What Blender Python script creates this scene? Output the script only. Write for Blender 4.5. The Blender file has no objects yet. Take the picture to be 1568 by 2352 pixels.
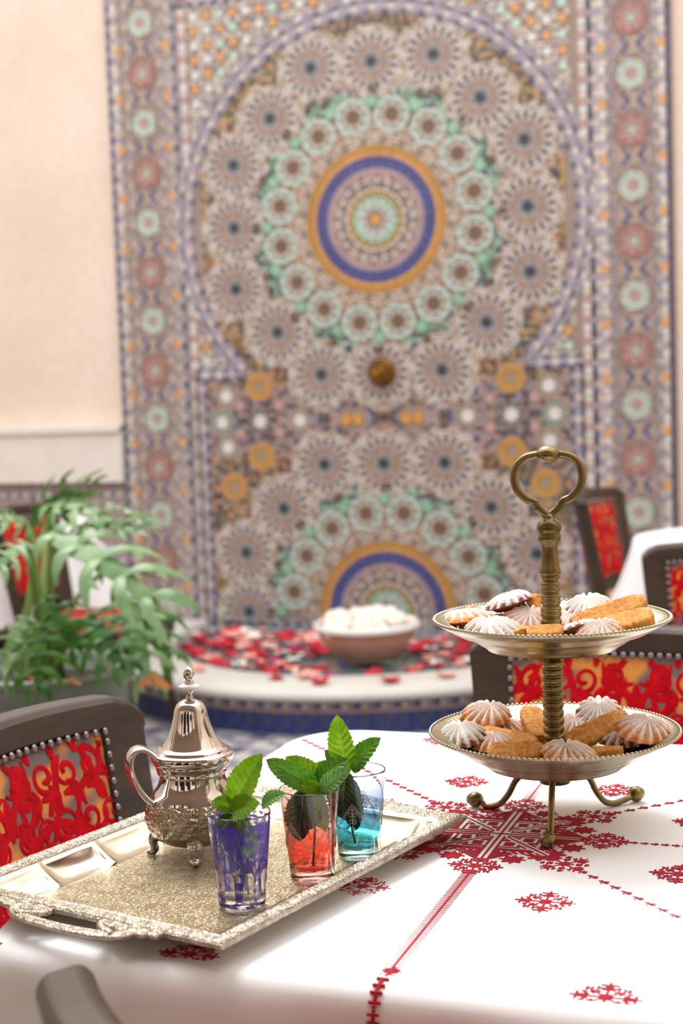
import bpy, bmesh, math, random
import numpy as np
from math import sin, cos, pi, sqrt, atan2, hypot, floor
from mathutils import Vector, Matrix, noise
random.seed(7)
S = bpy.context.scene
COL = S.collection

# ------------------------------------------------------------ camera
cam_d = bpy.data.cameras.new('camera'); cam = bpy.data.objects.new('camera', cam_d); COL.objects.link(cam)
cam_d.sensor_fit = 'VERTICAL'; cam_d.sensor_height = 36; cam_d.sensor_width = 24
cam_d.lens = 3430 / 2352 * 36
cam.matrix_world = Matrix(((0.94222, 0.00521, 0.33495, 0), (0.33326, 0.08687, -0.93882, 0), (-0.03398, 0.99621, 0.08011, 1.21), (0, 0, 0, 1)))
cam_d.clip_start = .05
cam_d.dof.use_dof = True; cam_d.dof.focus_distance = 1.47; cam_d.dof.aperture_fstop = 5.8
S.camera = cam
# ------------------------------------------------------------ light and exposure
W = bpy.data.worlds.new('world'); S.world = W; W.use_nodes = True
bg = W.node_tree.nodes['Background']; bg.inputs[0].default_value = (0.96, 0.98, 1.0, 1); bg.inputs[1].default_value = 2.3
sd = bpy.data.lights.new('sun', 'SUN'); so = bpy.data.objects.new('sun', sd); COL.objects.link(so)
sd.energy = 2.4; sd.angle = math.radians(24); sd.color = (1.0, 0.965, 0.92)
so.rotation_euler = Vector((-.38, .55, 1.0)).to_track_quat('Z', 'Y').to_euler()
S.view_settings.view_transform = 'Standard'; S.view_settings.look = 'None'
S.view_settings.exposure = 0.12; S.view_settings.gamma = 1; S.view_settings.use_curve_mapping = False
S.cycles.use_denoising = True
S.cycles.max_bounces = 9; S.cycles.diffuse_bounces = 4; S.cycles.glossy_bounces = 4; S.cycles.transmission_bounces = 9
S.cycles.sample_clamp_indirect = 6; S.cycles.blur_glossy = .5

# ------------------------------------------------------------ materials
def srgb(h):
    if isinstance(h, str): h = tuple(int(h[i:i + 2], 16) / 255 for i in (0, 2, 4))
    return tuple(((c + .055) / 1.055) ** 2.4 if c > .04045 else c / 12.92 for c in h) + (1,)
class NT:
    def __init__(s, name):
        s.m = bpy.data.materials.new(name); s.m.use_nodes = True; s.t = s.m.node_tree
        s.b = s.t.nodes['Principled BSDF']; s.out = s.t.nodes['Material Output']
    def n(s, typ, **kw):
        nd = s.t.nodes.new(typ)
        for k, v in kw.items():
            if k.startswith('i_'):
                key = k[2:]; key = int(key) if key.isdigit() else key.replace('_', ' ')
                nd.inputs[key].default_value = v
            else: setattr(nd, k, v)
        return nd
    def l(s, a, b): s.t.links.new(a, b)
    def coord(s, kind='Object', scale=(1, 1, 1)):
        tc = s.n('ShaderNodeTexCoord'); mp = s.n('ShaderNodeMapping'); mp.inputs['Scale'].default_value = scale
        s.l(tc.outputs[kind], mp.inputs['Vector']); return mp.outputs[0]
    def noise(s, vec, scale, detail=3, rough=.5):
        nd = s.n('ShaderNodeTexNoise'); nd.inputs['Scale'].default_value = scale; nd.inputs['Detail'].default_value = detail
        nd.inputs['Roughness'].default_value = rough
        s.l(vec, nd.inputs['Vector']); return nd.outputs['Fac']
    def ramp(s, fac, stops):
        r = s.n('ShaderNodeValToRGB'); e = r.color_ramp.elements
        while len(e) < len(stops): e.new(.5)
        for el, (p, c) in zip(e, stops): el.position = p; el.color = c if len(c) == 4 else (*c, 1)
        s.l(fac, r.inputs[0]); return r.outputs[0]
    def math(s, op, a, b=None):
        nd = s.n('ShaderNodeMath'); nd.operation = op
        for i, v in enumerate((a, b)):
            if v is None: continue
            if isinstance(v, (int, float)): nd.inputs[i].default_value = v
            else: s.l(v, nd.inputs[i])
        return nd.outputs[0]
    def mix(s, fac, a, b):
        nd = s.n('ShaderNodeMix'); nd.data_type = 'RGBA'
        for idx, v in ((0, fac), (6, a), (7, b)):
            if isinstance(v, (int, float)): nd.inputs[idx].default_value = v
            elif isinstance(v, tuple): nd.inputs[idx].default_value = v
            else: s.l(v, nd.inputs[idx])
        return nd.outputs[2]
    def bump(s, h, strength=.3, dist=.002):
        b = s.n('ShaderNodeBump'); b.inputs['Strength'].default_value = strength; b.inputs['Distance'].default_value = dist
        s.l(h, b.inputs['Height']); s.l(b.outputs[0], s.b.inputs['Normal'])
    def set(s, **kw):
        for k, v in kw.items():
            key = k.replace('_', ' ')
            if isinstance(v, (int, float, tuple)): s.b.inputs[key].default_value = v
            else: s.l(v, s.b.inputs[key])
        return s
def flat(name, col, rough=.5, metal=0.0, var=.0, scale=30, bump=0.0, **kw):
    t = NT(name); c = srgb(col)
    v = t.coord(); nz = t.noise(v, scale)
    if var > 0:
        d = tuple(x * (1 - var) for x in c[:3]) + (1,); l_ = tuple(min(1, x * (1 + var)) for x in c[:3]) + (1,)
        t.set(Base_Color=t.ramp(nz, [(.3, d), (.7, l_)]))
    else: t.set(Base_Color=c)
    t.set(Roughness=rough, Metallic=metal, **kw)
    if bump: t.bump(nz, bump)
    return t.m

M = {}
def tile(name, col, rough=.35):
    c = [int(col[i:i + 2], 16) / 255 for i in (0, 2, 4)]; k = .20          # veil of haze mixed into each tile colour
    M[name] = flat('tile_' + name, tuple(a * (1 - k) + b * k for a, b in zip(c, (.72, .70, .69))), rough, var=.10, scale=9)
for nm, c in dict(cream='d8c8ba', beige='bfa893', tan='9d7c62', brown='5f4635', dark='262a38', black='12181c', navy='343a66', blue='3b469a',
                  lav='a59cae', grey='8e8b90', white='dcdcd8', mint='b4d6c2', green='86bd9c', ochre='d09136', orange='d59555', red='b0706a', pink='bb9390',
                  teal='4a625c', olive='9a8a3e', cobalt='0d2a80').items(): tile(nm, c)
M['grout'] = flat('grout', '9c8b80', .9, var=.1)
def plaster(name, a, b, sc=26):
    t = NT(name); v = t.coord(); nz = t.noise(v, sc, 4, .6); n2 = t.noise(v, 2.2, 2)
    c = t.mix(t.ramp(n2, [(.3, (0, 0, 0)), (.75, (.6, .6, .6))]), srgb(a), srgb(b))
    t.set(Base_Color=t.mix(t.ramp(nz, [(.42, (0, 0, 0)), (.62, (.45, .45, .45))]), c, srgb(b)), Roughness=.85); t.bump(nz, .4, .004); return t.m
M['plaster'] = plaster('wall_plaster', 'eedfd2', 'dfcab8')
M['whiteplaster'] = plaster('white_plaster', 'efe9e2', 'e2dad2', 8)
M['marble'] = flat('fountain_marble', 'dcd8d0', .35, var=.06, scale=5)
M['water'] = flat('basin_water', '6f8288', .05, Coat_Weight=.0)
M['linen'] = None
t = NT('tablecloth_linen'); v = t.coord(); w1 = t.noise(v, 900, 1); w2 = t.noise(v, 9, 3)
t.set(Base_Color=srgb('efeff1'), Roughness=.9, Sheen_Weight=.15); t.bump(t.math('ADD', t.math('MULTIPLY', w1, .12), w2), .35, .003); M['linen'] = t.m
M['thread'] = flat('red_embroidery_thread', 'b3102f', .8, var=.3, scale=420, bump=.4)
def wood(name, a, b, rough=.33):
    t = NT(name); v = t.coord('Object', (6, 6, 22)); nz = t.noise(v, 2.2, 6, .65)
    v2 = t.coord('Object', (1, 1, 1)); n2 = t.noise(v2, 7, 3)
    c = t.ramp(nz, [(.3, srgb(a)), (.7, srgb(b))]); t.set(Base_Color=c, Roughness=t.ramp(n2, [(.3, (rough, rough, rough)), (.7, (rough + .2,) * 3)])); t.bump(nz, .12, .002); return t.m
M['wood'] = wood('dark_walnut_wood', '241812', '42301f', .36)
M['nail'] = flat('antique_nailhead_metal', '8f8688', .28, 1.0)
t = NT('damask_ground'); v = t.coord(); nz = t.noise(v, 13, 2)
t.set(Base_Color=t.ramp(nz, [(.46, srgb('6e6560')), (.56, srgb('d98a3a'))]), Roughness=.7); M['damask'] = t.m
M['velvet'] = flat('red_velvet', 'c00518', .85, var=.25, scale=60, Specular_IOR_Level=.15, Sheen_Weight=.12, Sheen_Tint=(1, .1, .1, 1))
M['redcloth'] = flat('red_seat_fabric', 'a3141c', .8, var=.2)
# metals
def silver(name, a, b, rough, engr=0, sc=60, tarn=.5):
    t = NT(name); v = t.coord(); n1 = t.noise(v, sc * .35, 4, .6)
    t.set(Base_Color=t.ramp(n1, [(.35, srgb(a)), (.65, srgb(b))]), Metallic=1.0, Roughness=rough)
    if engr:
        vo = t.n('ShaderNodeTexVoronoi'); vo.feature = 'DISTANCE_TO_EDGE'; vo.inputs['Scale'].default_value = sc; t.l(v, vo.inputs['Vector'])
        wv = t.n('ShaderNodeTexWave'); wv.inputs['Scale'].default_value = sc * .9; wv.inputs['Distortion'].default_value = 9; wv.inputs['Detail'].default_value = 2; wv.inputs['Detail Scale'].default_value = 1.2
        t.l(v, wv.inputs['Vector'])
        h = t.math('ADD', t.math('MULTIPLY', t.ramp(vo.outputs['Distance'], [(0, (0, 0, 0)), (.12, (1, 1, 1))]), .6), t.math('MULTIPLY', wv.outputs[0], .6))
        t.bump(h, engr, .0012)
    return t.m
M['pot'] = silver('teapot_silver', 'c6c3bf', 'dad6d1', .08)
M['potbelly'] = silver('teapot_embossed_silver', 'aca08a', 'c8bfb2', .17, .35, 120)
M['trayfloor'] = silver('tray_engraved_floor', '85755a', 'a0927a', .36, .6, 190)
M['trayrim'] = silver('tray_embossed_rim', 'b9ac96', 'dcd4c8', .2, .55, 300)
M['trayslope'] = silver('tray_polished_slope', 'b9ae98', 'd2c9b8', .14)
M['brass'] = silver('aged_brass', '6f6040', '92825a', .3)
M['plate'] = silver('plate_pale_brass', 'b4ae93', 'cbc6b0', .27)
M['spoutbrass'] = silver('spout_brass', '8a5f22', 'a87a34', .3)
M['ceramic'] = flat('white_ceramic', 'f2f0ec', .15)
# food
def sugar(name, crust, lo, hi):
    t = NT(name); v = t.coord(); nz = t.noise(v, 260, 3); n2 = t.noise(v, 90, 2)
    sep = t.n('ShaderNodeSeparateXYZ'); t.l(v, sep.inputs[0])
    at = t.n('ShaderNodeAttribute'); at.attribute_name = 'ridge'
    f = t.math('ADD', t.math('MULTIPLY', sep.outputs[2], 75), t.math('MULTIPLY', nz, .9))
    f = t.math('ADD', f, t.math('MULTIPLY', at.outputs['Fac'], .55)); f = t.math('ADD', f, t.math('MULTIPLY', n2, .5))
    k = t.ramp(f, [(lo, (0, 0, 0)), (hi, (1, 1, 1))]) if hi <= 1 else t.ramp(t.math('MULTIPLY', f, .4), [(lo * .4, (0, 0, 0)), (hi * .4, (1, 1, 1))])
    t.set(Base_Color=t.mix(k, t.ramp(n2, [(.3, srgb(crust)), (.7, tuple(min(1, x * 1.7) for x in srgb(crust)[:3]) + (1,))]), srgb('fcf8f5')), Roughness=.85)
    t.bump(nz, .5, .0012); return t.m
M['cookie_dark'] = sugar('sugared_brown_cookie', '6e3a1c', 1.5, 2.05)
M['cookie_gold'] = sugar('sugared_golden_cookie', 'c87c30', 1.6, 2.3)
t = NT('almond_biscuit'); v = t.coord(); nz = t.noise(v, 150, 4, .6); vo = t.n('ShaderNodeTexVoronoi'); vo.inputs['Scale'].default_value = 190; t.l(v, vo.inputs['Vector'])
c = t.ramp(nz, [(.28, srgb('bb7028')), (.5, srgb('e09c48')), (.75, srgb('f2c078'))])
t.set(Base_Color=t.mix(t.ramp(vo.outputs['Distance'], [(.10, (.75, .75, .75)), (.2, (0, 0, 0))]), c, srgb('5e3212')), Roughness=.8); t.bump(nz, .7, .0015); M['biscuit'] = t.m
# plants
def leafmat(name, a, b, rough=.4, sc=60):
    t = NT(name); v = t.coord(); nz = t.noise(v, sc, 3)
    at = t.n('ShaderNodeAttribute'); at.attribute_name = 'vein'
    c = t.ramp(nz, [(.3, srgb(a)), (.7, srgb(b))]); c = t.mix(t.math('MULTIPLY', at.outputs['Fac'], .75), c, srgb('a9cf6a'))
    t.set(Base_Color=c, Roughness=rough)
    tr = t.n('ShaderNodeBsdfTranslucent'); t.l(c, tr.inputs[0]); mx = t.n('ShaderNodeMixShader'); mx.inputs[0].default_value = .35
    t.l(t.b.outputs[0], mx.inputs[1]); t.l(tr.outputs[0], mx.inputs[2]); t.l(mx.outputs[0], t.out.inputs[0]); return t.m
M['mintleaf'] = leafmat('mint_leaf_green', '68a60c', '9cd022')
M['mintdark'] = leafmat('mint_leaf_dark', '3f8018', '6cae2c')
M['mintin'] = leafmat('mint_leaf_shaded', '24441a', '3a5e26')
M['mintpale'] = leafmat('mint_leaf_pale', '5a9540', '8fc070')
M['stem'] = flat('mint_stem_green', '6c8f3a', .5)
M['philo'] = leafmat('foliage_green', '22480e', '4f8a2a', .38, 12)
M['philo_highlight'] = leafmat('foliage_highlight_green', '4f7f38', 'a0bf8c', .4, 12)  # leaf highlights put into the colour as a paler green
M['deadleaf'] = flat('withered_leaf', 'c48a55', .7)
M['petiole'] = flat('petiole_green', '6c8c3c', .5)
M['soil'] = flat('soil', '2a1d14', .9, var=.3)
M['glaze'] = flat('green_glaze', '5a6252', .25, var=.25, scale=8)
M['petalred'] = flat('petal_red', 'c8142e', .6); M['petalpink'] = flat('petal_pink', 'f0a79a', .6); M['petalwhite'] = flat('petal_white', 'f3eee2', .6); M['petalmag'] = flat('petal_magenta', 'c0307a', .6)
M['terracotta'] = flat('bowl_rosy_clay', 'b98a78', .6, var=.12, scale=12)
M['darkdoor'] = flat('doorway_dark_wood', '1d1512', .6)
# glass
def glass(name, stops, paint=None):
    t = NT(name); v = t.coord(); sep = t.n('ShaderNodeSeparateXYZ'); t.l(v, sep.inputs[0])
    z = t.math('MULTIPLY', sep.outputs[2], 1 / .087)
    t.set(Base_Color=t.ramp(z, stops), Roughness=.02, IOR=1.45, Transmission_Weight=1.0)
    return t
t = glass('clear_red_glass', [(0, srgb('fbf2f0')), (.06, srgb('fbccc6')), (.16, srgb('fa9486')), (.45, srgb('f79a8c')), (.75, srgb('ecc8be')), (1, srgb('fbf6f4'))]); M['glass_red'] = t.m
t = glass('clear_blue_glass', [(0, srgb('f6fbfc')), (.08, srgb('b0e2ec')), (.2, srgb('6cc8dc')), (.42, srgb('84cce4')), (.62, srgb('c6d4f6')), (.85, srgb('eff5fc')), (1, srgb('f3f9fc'))]); M['glass_blue'] = t.m
M['glass_clear'] = glass('clear_glass', [(0, srgb('f6f2f4')), (1, srgb('f2eef6'))]).m
t = NT('violet_glass_paint'); v = t.coord(); nz = t.noise(v, 170, 4, .65); n2 = t.noise(t.coord('Object', (1, 1, .35)), 95, 3)
t.set(Base_Color=srgb('4a35b0'), Roughness=.25, Coat_Weight=.6)
tr = t.n('ShaderNodeBsdfTransparent'); tl = t.n('ShaderNodeBsdfTranslucent'); tl.inputs[0].default_value = srgb('5a46c8')
m1 = t.n('ShaderNodeMixShader'); m1.inputs[0].default_value = .45; t.l(t.b.outputs[0], m1.inputs[1]); t.l(tl.outputs[0], m1.inputs[2])
m2 = t.n('ShaderNodeMixShader'); t.l(t.ramp(t.math('ADD', t.math('MULTIPLY', nz, .55), t.math('MULTIPLY', n2, .45)), [(.50, (.93, .93, .93)), (.58, (.05, .05, .05))]), m2.inputs[0])
t.l(tr.outputs[0], m2.inputs[1]); t.l(m1.outputs[0], m2.inputs[2]); t.l(m2.outputs[0], t.out.inputs[0]); M['violet'] = t.m
M['etch'] = flat('etched_frost', 'cfc8c4', .5, Transmission_Weight=.3)
M['etchdark'] = flat('etched_brown', '6a4a40', .5, Transmission_Weight=.3)

# ------------------------------------------------------------ mesh helpers
class MB:
    def __init__(s): s.v = []; s.f = []; s.mi = []; s.mats = []; s.sm = []
    def mat(s, m):
        if m not in s.mats: s.mats.append(m)
        return s.mats.index(m)
    def add(s, vs, fs, m, smooth=False):
        o = len(s.v); s.v += [tuple(p) for p in vs]; k = s.mat(m)
        for f in fs: s.f.append(tuple(i + o for i in f)); s.mi.append(k); s.sm.append(smooth)
        return s
    def box(s, c, d, m, rot=None):
        x, y, z = d[0] / 2, d[1] / 2, d[2] / 2
        vs = [Vector((a * x, b * y, e * z)) for a in (-1, 1) for b in (-1, 1) for e in (-1, 1)]
        if rot is not None: vs = [rot @ q for q in vs]
        vs = [(q[0] + c[0], q[1] + c[1], q[2] + c[2]) for q in vs]
        return s.add(vs, [(0, 1, 3, 2), (4, 6, 7, 5), (0, 4, 5, 1), (2, 3, 7, 6), (0, 2, 6, 4), (1, 5, 7, 3)], m)
    def lathe(s, prof, m, n=48, smooth=True, ripple=None, close=False, c=(0, 0, 0)):
        vs = []; fs = []; k = len(prof)
        for i in range(n):
            a = 2 * pi * i / n
            for j, (r, z) in enumerate(prof):
                dr, dz = ripple(a, j, r, z) if ripple else (0, 0)
                vs.append((c[0] + (r + dr) * cos(a), c[1] + (r + dr) * sin(a), c[2] + z + dz))
        for i in range(n):
            i2 = (i + 1) % n
            for j in range(k - 1 + (1 if close else 0)):
                j2 = (j + 1) % k
                fs.append((i * k + j, i2 * k + j, i2 * k + j2, i * k + j2))
        return s.add(vs, fs, m, smooth)
    def tube(s, pts, rad, m, n=10, closed=False, flat_=None, smooth=True, up=None):
        P = [Vector(p) for p in pts]; N = len(P); vs = []; fs = []; prev = None
        for i, p in enumerate(P):
            a = P[(i - 1) % N] if (closed or i > 0) else p; b = P[(i + 1) % N] if (closed or i < N - 1) else p
            tg = (b - a).normalized()
            if prev is None: u = (Vector(up) if up else (Vector((0, 0, 1)) if abs(tg.z) < .9 else Vector((1, 0, 0))))
            else: u = prev
            u = (u - tg * u.dot(tg)).normalized(); prev = u; w = tg.cross(u)
            r = rad[i] if isinstance(rad, (list, tuple)) else rad
            ru, rw = (r * flat_[0], r * flat_[1]) if flat_ else (r, r)
            for k in range(n):
                t_ = 2 * pi * k / n; vs.append(p + u * (cos(t_) * ru) + w * (sin(t_) * rw))
        for i in range(N if closed else N - 1):
            for k in range(n): fs.append((i * n + k, i * n + (k + 1) % n, ((i + 1) % N) * n + (k + 1) % n, ((i + 1) % N) * n + k))
        if not closed: fs.append(tuple(range(n))[::-1]); fs.append(tuple((N - 1) * n + k for k in range(n)))
        return s.add(vs, fs, m, smooth)
    def grid(s, fn, nu, nv, m, smooth=True):
        vs = [fn(i / nu, j / nv) for i in range(nu + 1) for j in range(nv + 1)]
        fs = [(i * (nv + 1) + j, (i + 1) * (nv + 1) + j, (i + 1) * (nv + 1) + j + 1, i * (nv + 1) + j + 1) for i in range(nu) for j in range(nv)]
        return s.add(vs, fs, m, smooth)
    def tile(s, poly, y0, h, m):            # polygon in the x-z plane, standing proud of y0 towards -y
        n = len(poly); vs = [(x, y0, z) for x, z in poly] + [(x, y0 - h, z) for x, z in poly]
        fs = [tuple(range(n, 2 * n))] + [(i, (i + 1) % n, n + (i + 1) % n, n + i) for i in range(n)]
        return s.add(vs, fs, m)
    def ftile(s, poly, z0, h, m):           # polygon in the x-y plane, standing proud of z0 upwards
        n = len(poly); vs = [(x, y, z0) for x, y in poly] + [(x, y, z0 + h) for x, y in poly]
        fs = [tuple(range(n, 2 * n))] + [(i, (i + 1) % n, n + (i + 1) % n, n + i) for i in range(n)]
        return s.add(vs, fs, m)
    def sphere(s, c, r, m, n=12, k=8, sc=(1, 1, 1)):
        return s.grid(lambda u, v: (c[0] + r * sc[0] * cos(2 * pi * u) * sin(pi * v), c[1] + r * sc[1] * sin(2 * pi * u) * sin(pi * v), c[2] + r * sc[2] * cos(pi * v)), n, k, m)
    def mesh(s, name):
        me = bpy.data.meshes.new(name); me.from_pydata(s.v, [], s.f)
        for m in s.mats: me.materials.append(m)
        me.polygons.foreach_set('material_index', s.mi); me.polygons.foreach_set('use_smooth', s.sm)
        me.update(); return me
    def build(s, name, parent=None, weld=False):
        me = s.mesh(name)
        b = bmesh.new(); b.from_mesh(me)
        if weld: bmesh.ops.remove_doubles(b, verts=b.verts, dist=1e-6)
        bmesh.ops.recalc_face_normals(b, faces=b.faces); b.to_mesh(me); b.free()
        return link(name, me, parent)
def link(name, me, parent=None):
    o = bpy.data.objects.new(name, me); COL.objects.link(o)
    if parent: o.parent = parent
    return o
def tag(o, label, cat, group=None, kind=None):
    o['label'] = label; o['category'] = cat
    if group: o['group'] = group
    if kind: o['kind'] = kind
    return o
def empty(name, loc, label, cat, group=None, rz=0):
    o = bpy.data.objects.new(name, None); COL.objects.link(o); o.location = loc; o.rotation_euler = (0, 0, rz); o.empty_display_size = .05
    return tag(o, label, cat, group)
def struct(o): o['kind'] = 'structure'; return o
def attr(o, name, vals):
    a = o.data.attributes.new(name, 'FLOAT', 'POINT'); a.data.foreach_set('value', vals)
def copy_tree(o, parent=None):
    c = o.copy(); COL.objects.link(c); c.parent = parent
    for ch in list(o.children): copy_tree(ch, c)
    return c
def pipe(pts, n=6):                       # Catmull-Rom smoothing of a polyline
    P = [Vector(p) for p in pts]; o = []
    for i in range(len(P) - 1):
        a, b, c, d = P[max(i - 1, 0)], P[i], P[i + 1], P[min(i + 2, len(P) - 1)]
        for k in range(n):
            t_ = k / n; o.append(.5 * ((2 * b) + (c - a) * t_ + (2 * a - 5 * b + 4 * c - d) * t_ ** 2 + (3 * b - a - 3 * c + d) * t_ ** 3))
    return o + [P[-1]]
def frame(x, up):                          # rotation with local x along x and local z as near up as possible
    x = Vector(x).normalized(); z = Vector(up); z = (z - x * z.dot(x)).normalized(); y = z.cross(x)
    return Matrix((x, y, z)).transposed()
def place(o, c, R):
    o.matrix_world = Matrix.Translation(Vector(c)) @ R.to_4x4()

# ============================================================ SETTING
YW = 6.3
b = MB(); b.box((-1.5, 2, -.05), (10, 13, .1), M['grout']); floor_o = struct(b.build('floor'))
b = MB(); q = .052
pal = ['white', 'grey', 'lav', 'white', 'navy', 'grey', 'white', 'cream']
for i in range(-64, 14):
    for j in range(34, 104):
        x, y = i * q, j * q
        if x < -.9 and False: continue
        h = (i * 7 + j * 13) % 8; d = (abs(i) % 4 == 0) + (abs(j) % 4 == 0)
        c = 'lav' if d == 1 else ('navy' if d == 2 else ['white', 'grey', 'white'][(i + j) % 3])
        g = .0022; b.ftile([(x + g, y + g), (x + q - g, y + g), (x + q - g, y + q - g), (x + g, y + q - g)], 0, .004, M[c])
o = b.build('floor_tiles', floor_o); o['kind'] = 'stuff'
# walls of the courtyard
b = MB(); b.box((-1.5, YW + .14, 2.75), (10, .2, 5.5), M['plaster']); wall_back = struct(b.build('wall_back'))
b = MB(); b.box((-4.83, YW + .015, .95), (3.0, .08, .255), M['whiteplaster']); b.build('ledge', wall_back)
b = MB(); b.box((-4.83, YW + .005, 1.075), (3.0, .1, .03), M['whiteplaster']); b.build('ledge_moulding', wall_back)
b = MB()
for i in range(60):
    for j in range(26):
        x = -3.36 - i * .032; z = .01 + j * .032; g = .0015
        c = ['lav', 'pink', 'grey', 'white'][(i % 2) + 2 * (j % 2)]
        b.tile([(x + g, z + g), (x + .032 - g, z + g), (x + .032 - g, z + .032 - g), (x + g, z + .032 - g)], YW + .04, .012, M[c])
o = b.build('wainscot_tiles', wall_back); o['kind'] = 'stuff'
b = MB(); b.box((-6.4, 2, 2.75), (.2, 13, 5.5), M['plaster']); struct(b.build('wall_left'))
b = MB(); b.box((3.4, 2, 2.75), (.2, 13, 5.5), M['plaster']); struct(b.build('wall_right'))
b = MB(); b.box((-1.5, -4.4, 2.75), (10, .2, 5.5), M['plaster']); wf = struct(b.build('wall_front'))
b = MB(); b.box((-1.5, -.7, 3.0), (9.6, 3.0, .2), M['plaster']); struct(b.build('ceiling'))
b = MB(); b.box((-1.5, .75, 2.95), (9.6, .22, .5), M['whiteplaster']); struct(b.build('trim_1'))
for k, (x, y) in enumerate(((-2.6, .72), (1.3, .72), (-1.05, -2.1), (.1, -2.1), (1.6, -2.1), (-2.6, -2.1))):
    b = MB(); b.box((x, y, 1.43), (.30, .26, 2.84), M['wood' if y < 0 else 'plaster']); struct(b.build('gallery_pillar'))
for k, x in enumerate((-1.28, -.20)):
    b = MB(); b.box((x, -1.3, 1.15), (.55, .05, 2.3), M['darkdoor']); struct(b.build('door_%d' % (k + 5)))  # unseen free-standing dark panels, added to reflect as dark bars in the teapot
for k, x in enumerate((-4.6, -2.4, -.2, 2.0)):
    b = MB(); pts = [(x - .55, 0), (x + .55, 0), (x + .55, 2.1)] + [(x + .55 * cos(a * pi / 10), 2.1 + .55 * sin(a * pi / 10)) for a in range(1, 10)] + [(x - .55, 2.1)]
    n = len(pts); vs = [(px, -4.3, pz) for px, pz in pts] + [(px, -4.26, pz) for px, pz in pts]
    b.add(vs, [tuple(range(n, 2 * n))] + [(i, (i + 1) % n, n + (i + 1) % n, n + i) for i in range(n)], M['darkdoor'])
    struct(b.build('door_%d' % (k + 1)))

# ============================================================ MOSAIC MURAL
AX, ZM = -2.043, 1.088           # axis of symmetry and mirror height
Y0 = YW + .012
mural = MB(); mural.box((-2.045, YW + .03, 1.62), (2.57, .04, 2.98), M['grout']); mural = tag(mural.build('mosaic_mural'), 'tall hand-cut mosaic wall panel with horseshoe arch and star medallions above the fountain', 'mosaic')
def ring(b, cx, cz, r0, r1, n, cols, ph=0, gap=.12, y0=Y0, h=.008, pointy=False):
    for i in range(n):
        c = cols[i % len(cols)]
        if c is None: continue
        a0 = 2 * pi * (i + gap / 2) / n + ph; a1 = 2 * pi * (i + 1 - gap / 2) / n + ph; am = (a0 + a1) / 2
        g = (r1 - r0) * .05
        if pointy: poly = [(r0, am), ((r0 + r1) / 2, a0), (r1, am), ((r0 + r1) / 2, a1)]
        else: poly = [(r0 + g, a0), (r1 - g, a0), (r1 - g, a1), (r0 + g, a1)]
        b.tile([(cx + r * cos(a), cz + r * sin(a)) for r, a in poly], y0, h, M[c])
def disc(b, cx, cz, r, col, n=10, y0=Y0, h=.008): b.tile([(cx + r * cos(2 * pi * i / n), cz + r * sin(2 * pi * i / n)) for i in range(n)], y0, h, M[col])
def star(b, cx, cz, R, r, col, n=8, ph=0, y0=Y0, h=.009):
    b.tile([(cx + (R if i % 2 == 0 else r) * cos(pi * i / n + ph), cz + (R if i % 2 == 0 else r) * sin(pi * i / n + ph)) for i in range(2 * n)], y0, h, M[col])
# big rosette
b = MB(); disc(b, 0, 0, .015, 'black', 8, 0); ring(b, 0, 0, .015, .026, 10, ['teal', 'dark'], y0=0, gap=.05); ring(b, 0, 0, .027, .046, 16, ['grey', 'lav', 'grey'], y0=0)
ring(b, 0, 0, .048, .058, 16, ['beige'], y0=0); ring(b, 0, 0, .060, .072, 20, ['tan', 'tan', 'pink'], y0=0); ring(b, 0, 0, .073, .090, 20, ['beige', 'lav'], y0=0)
ring(b, 0, 0, .091, .113, 36, ['black', 'cream', 'dark', 'cream'], y0=0, gap=.04)
ring(b, 0, 0, .114, .126, 36, ['beige', 'white', 'lav', 'white'], y0=0); ring(b, 0, 0, .128, .142, 36, ['cream', 'white', 'cream', 'tan'], y0=0)
rosette_me = b.mesh('rosette')
R0 = [(0, 1.29), (.28, 1.29), (.484, 1.487), (.680, 1.690), (.676, 1.965), (.668, 2.245), (.482, 2.436), (.281, 2.637), (0, 2.637)]
ros = []
for dx, z in R0:
    for s in ((1, -1) if dx else (1,)):
        ros.append((AX + s * dx, z))
        zl = 2 * ZM - z
        if zl > .16: ros.append((AX + s * dx, zl))
for x, z in ros: o = link('rosette', rosette_me, mural); o.location = (x, Y0, z)
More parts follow.
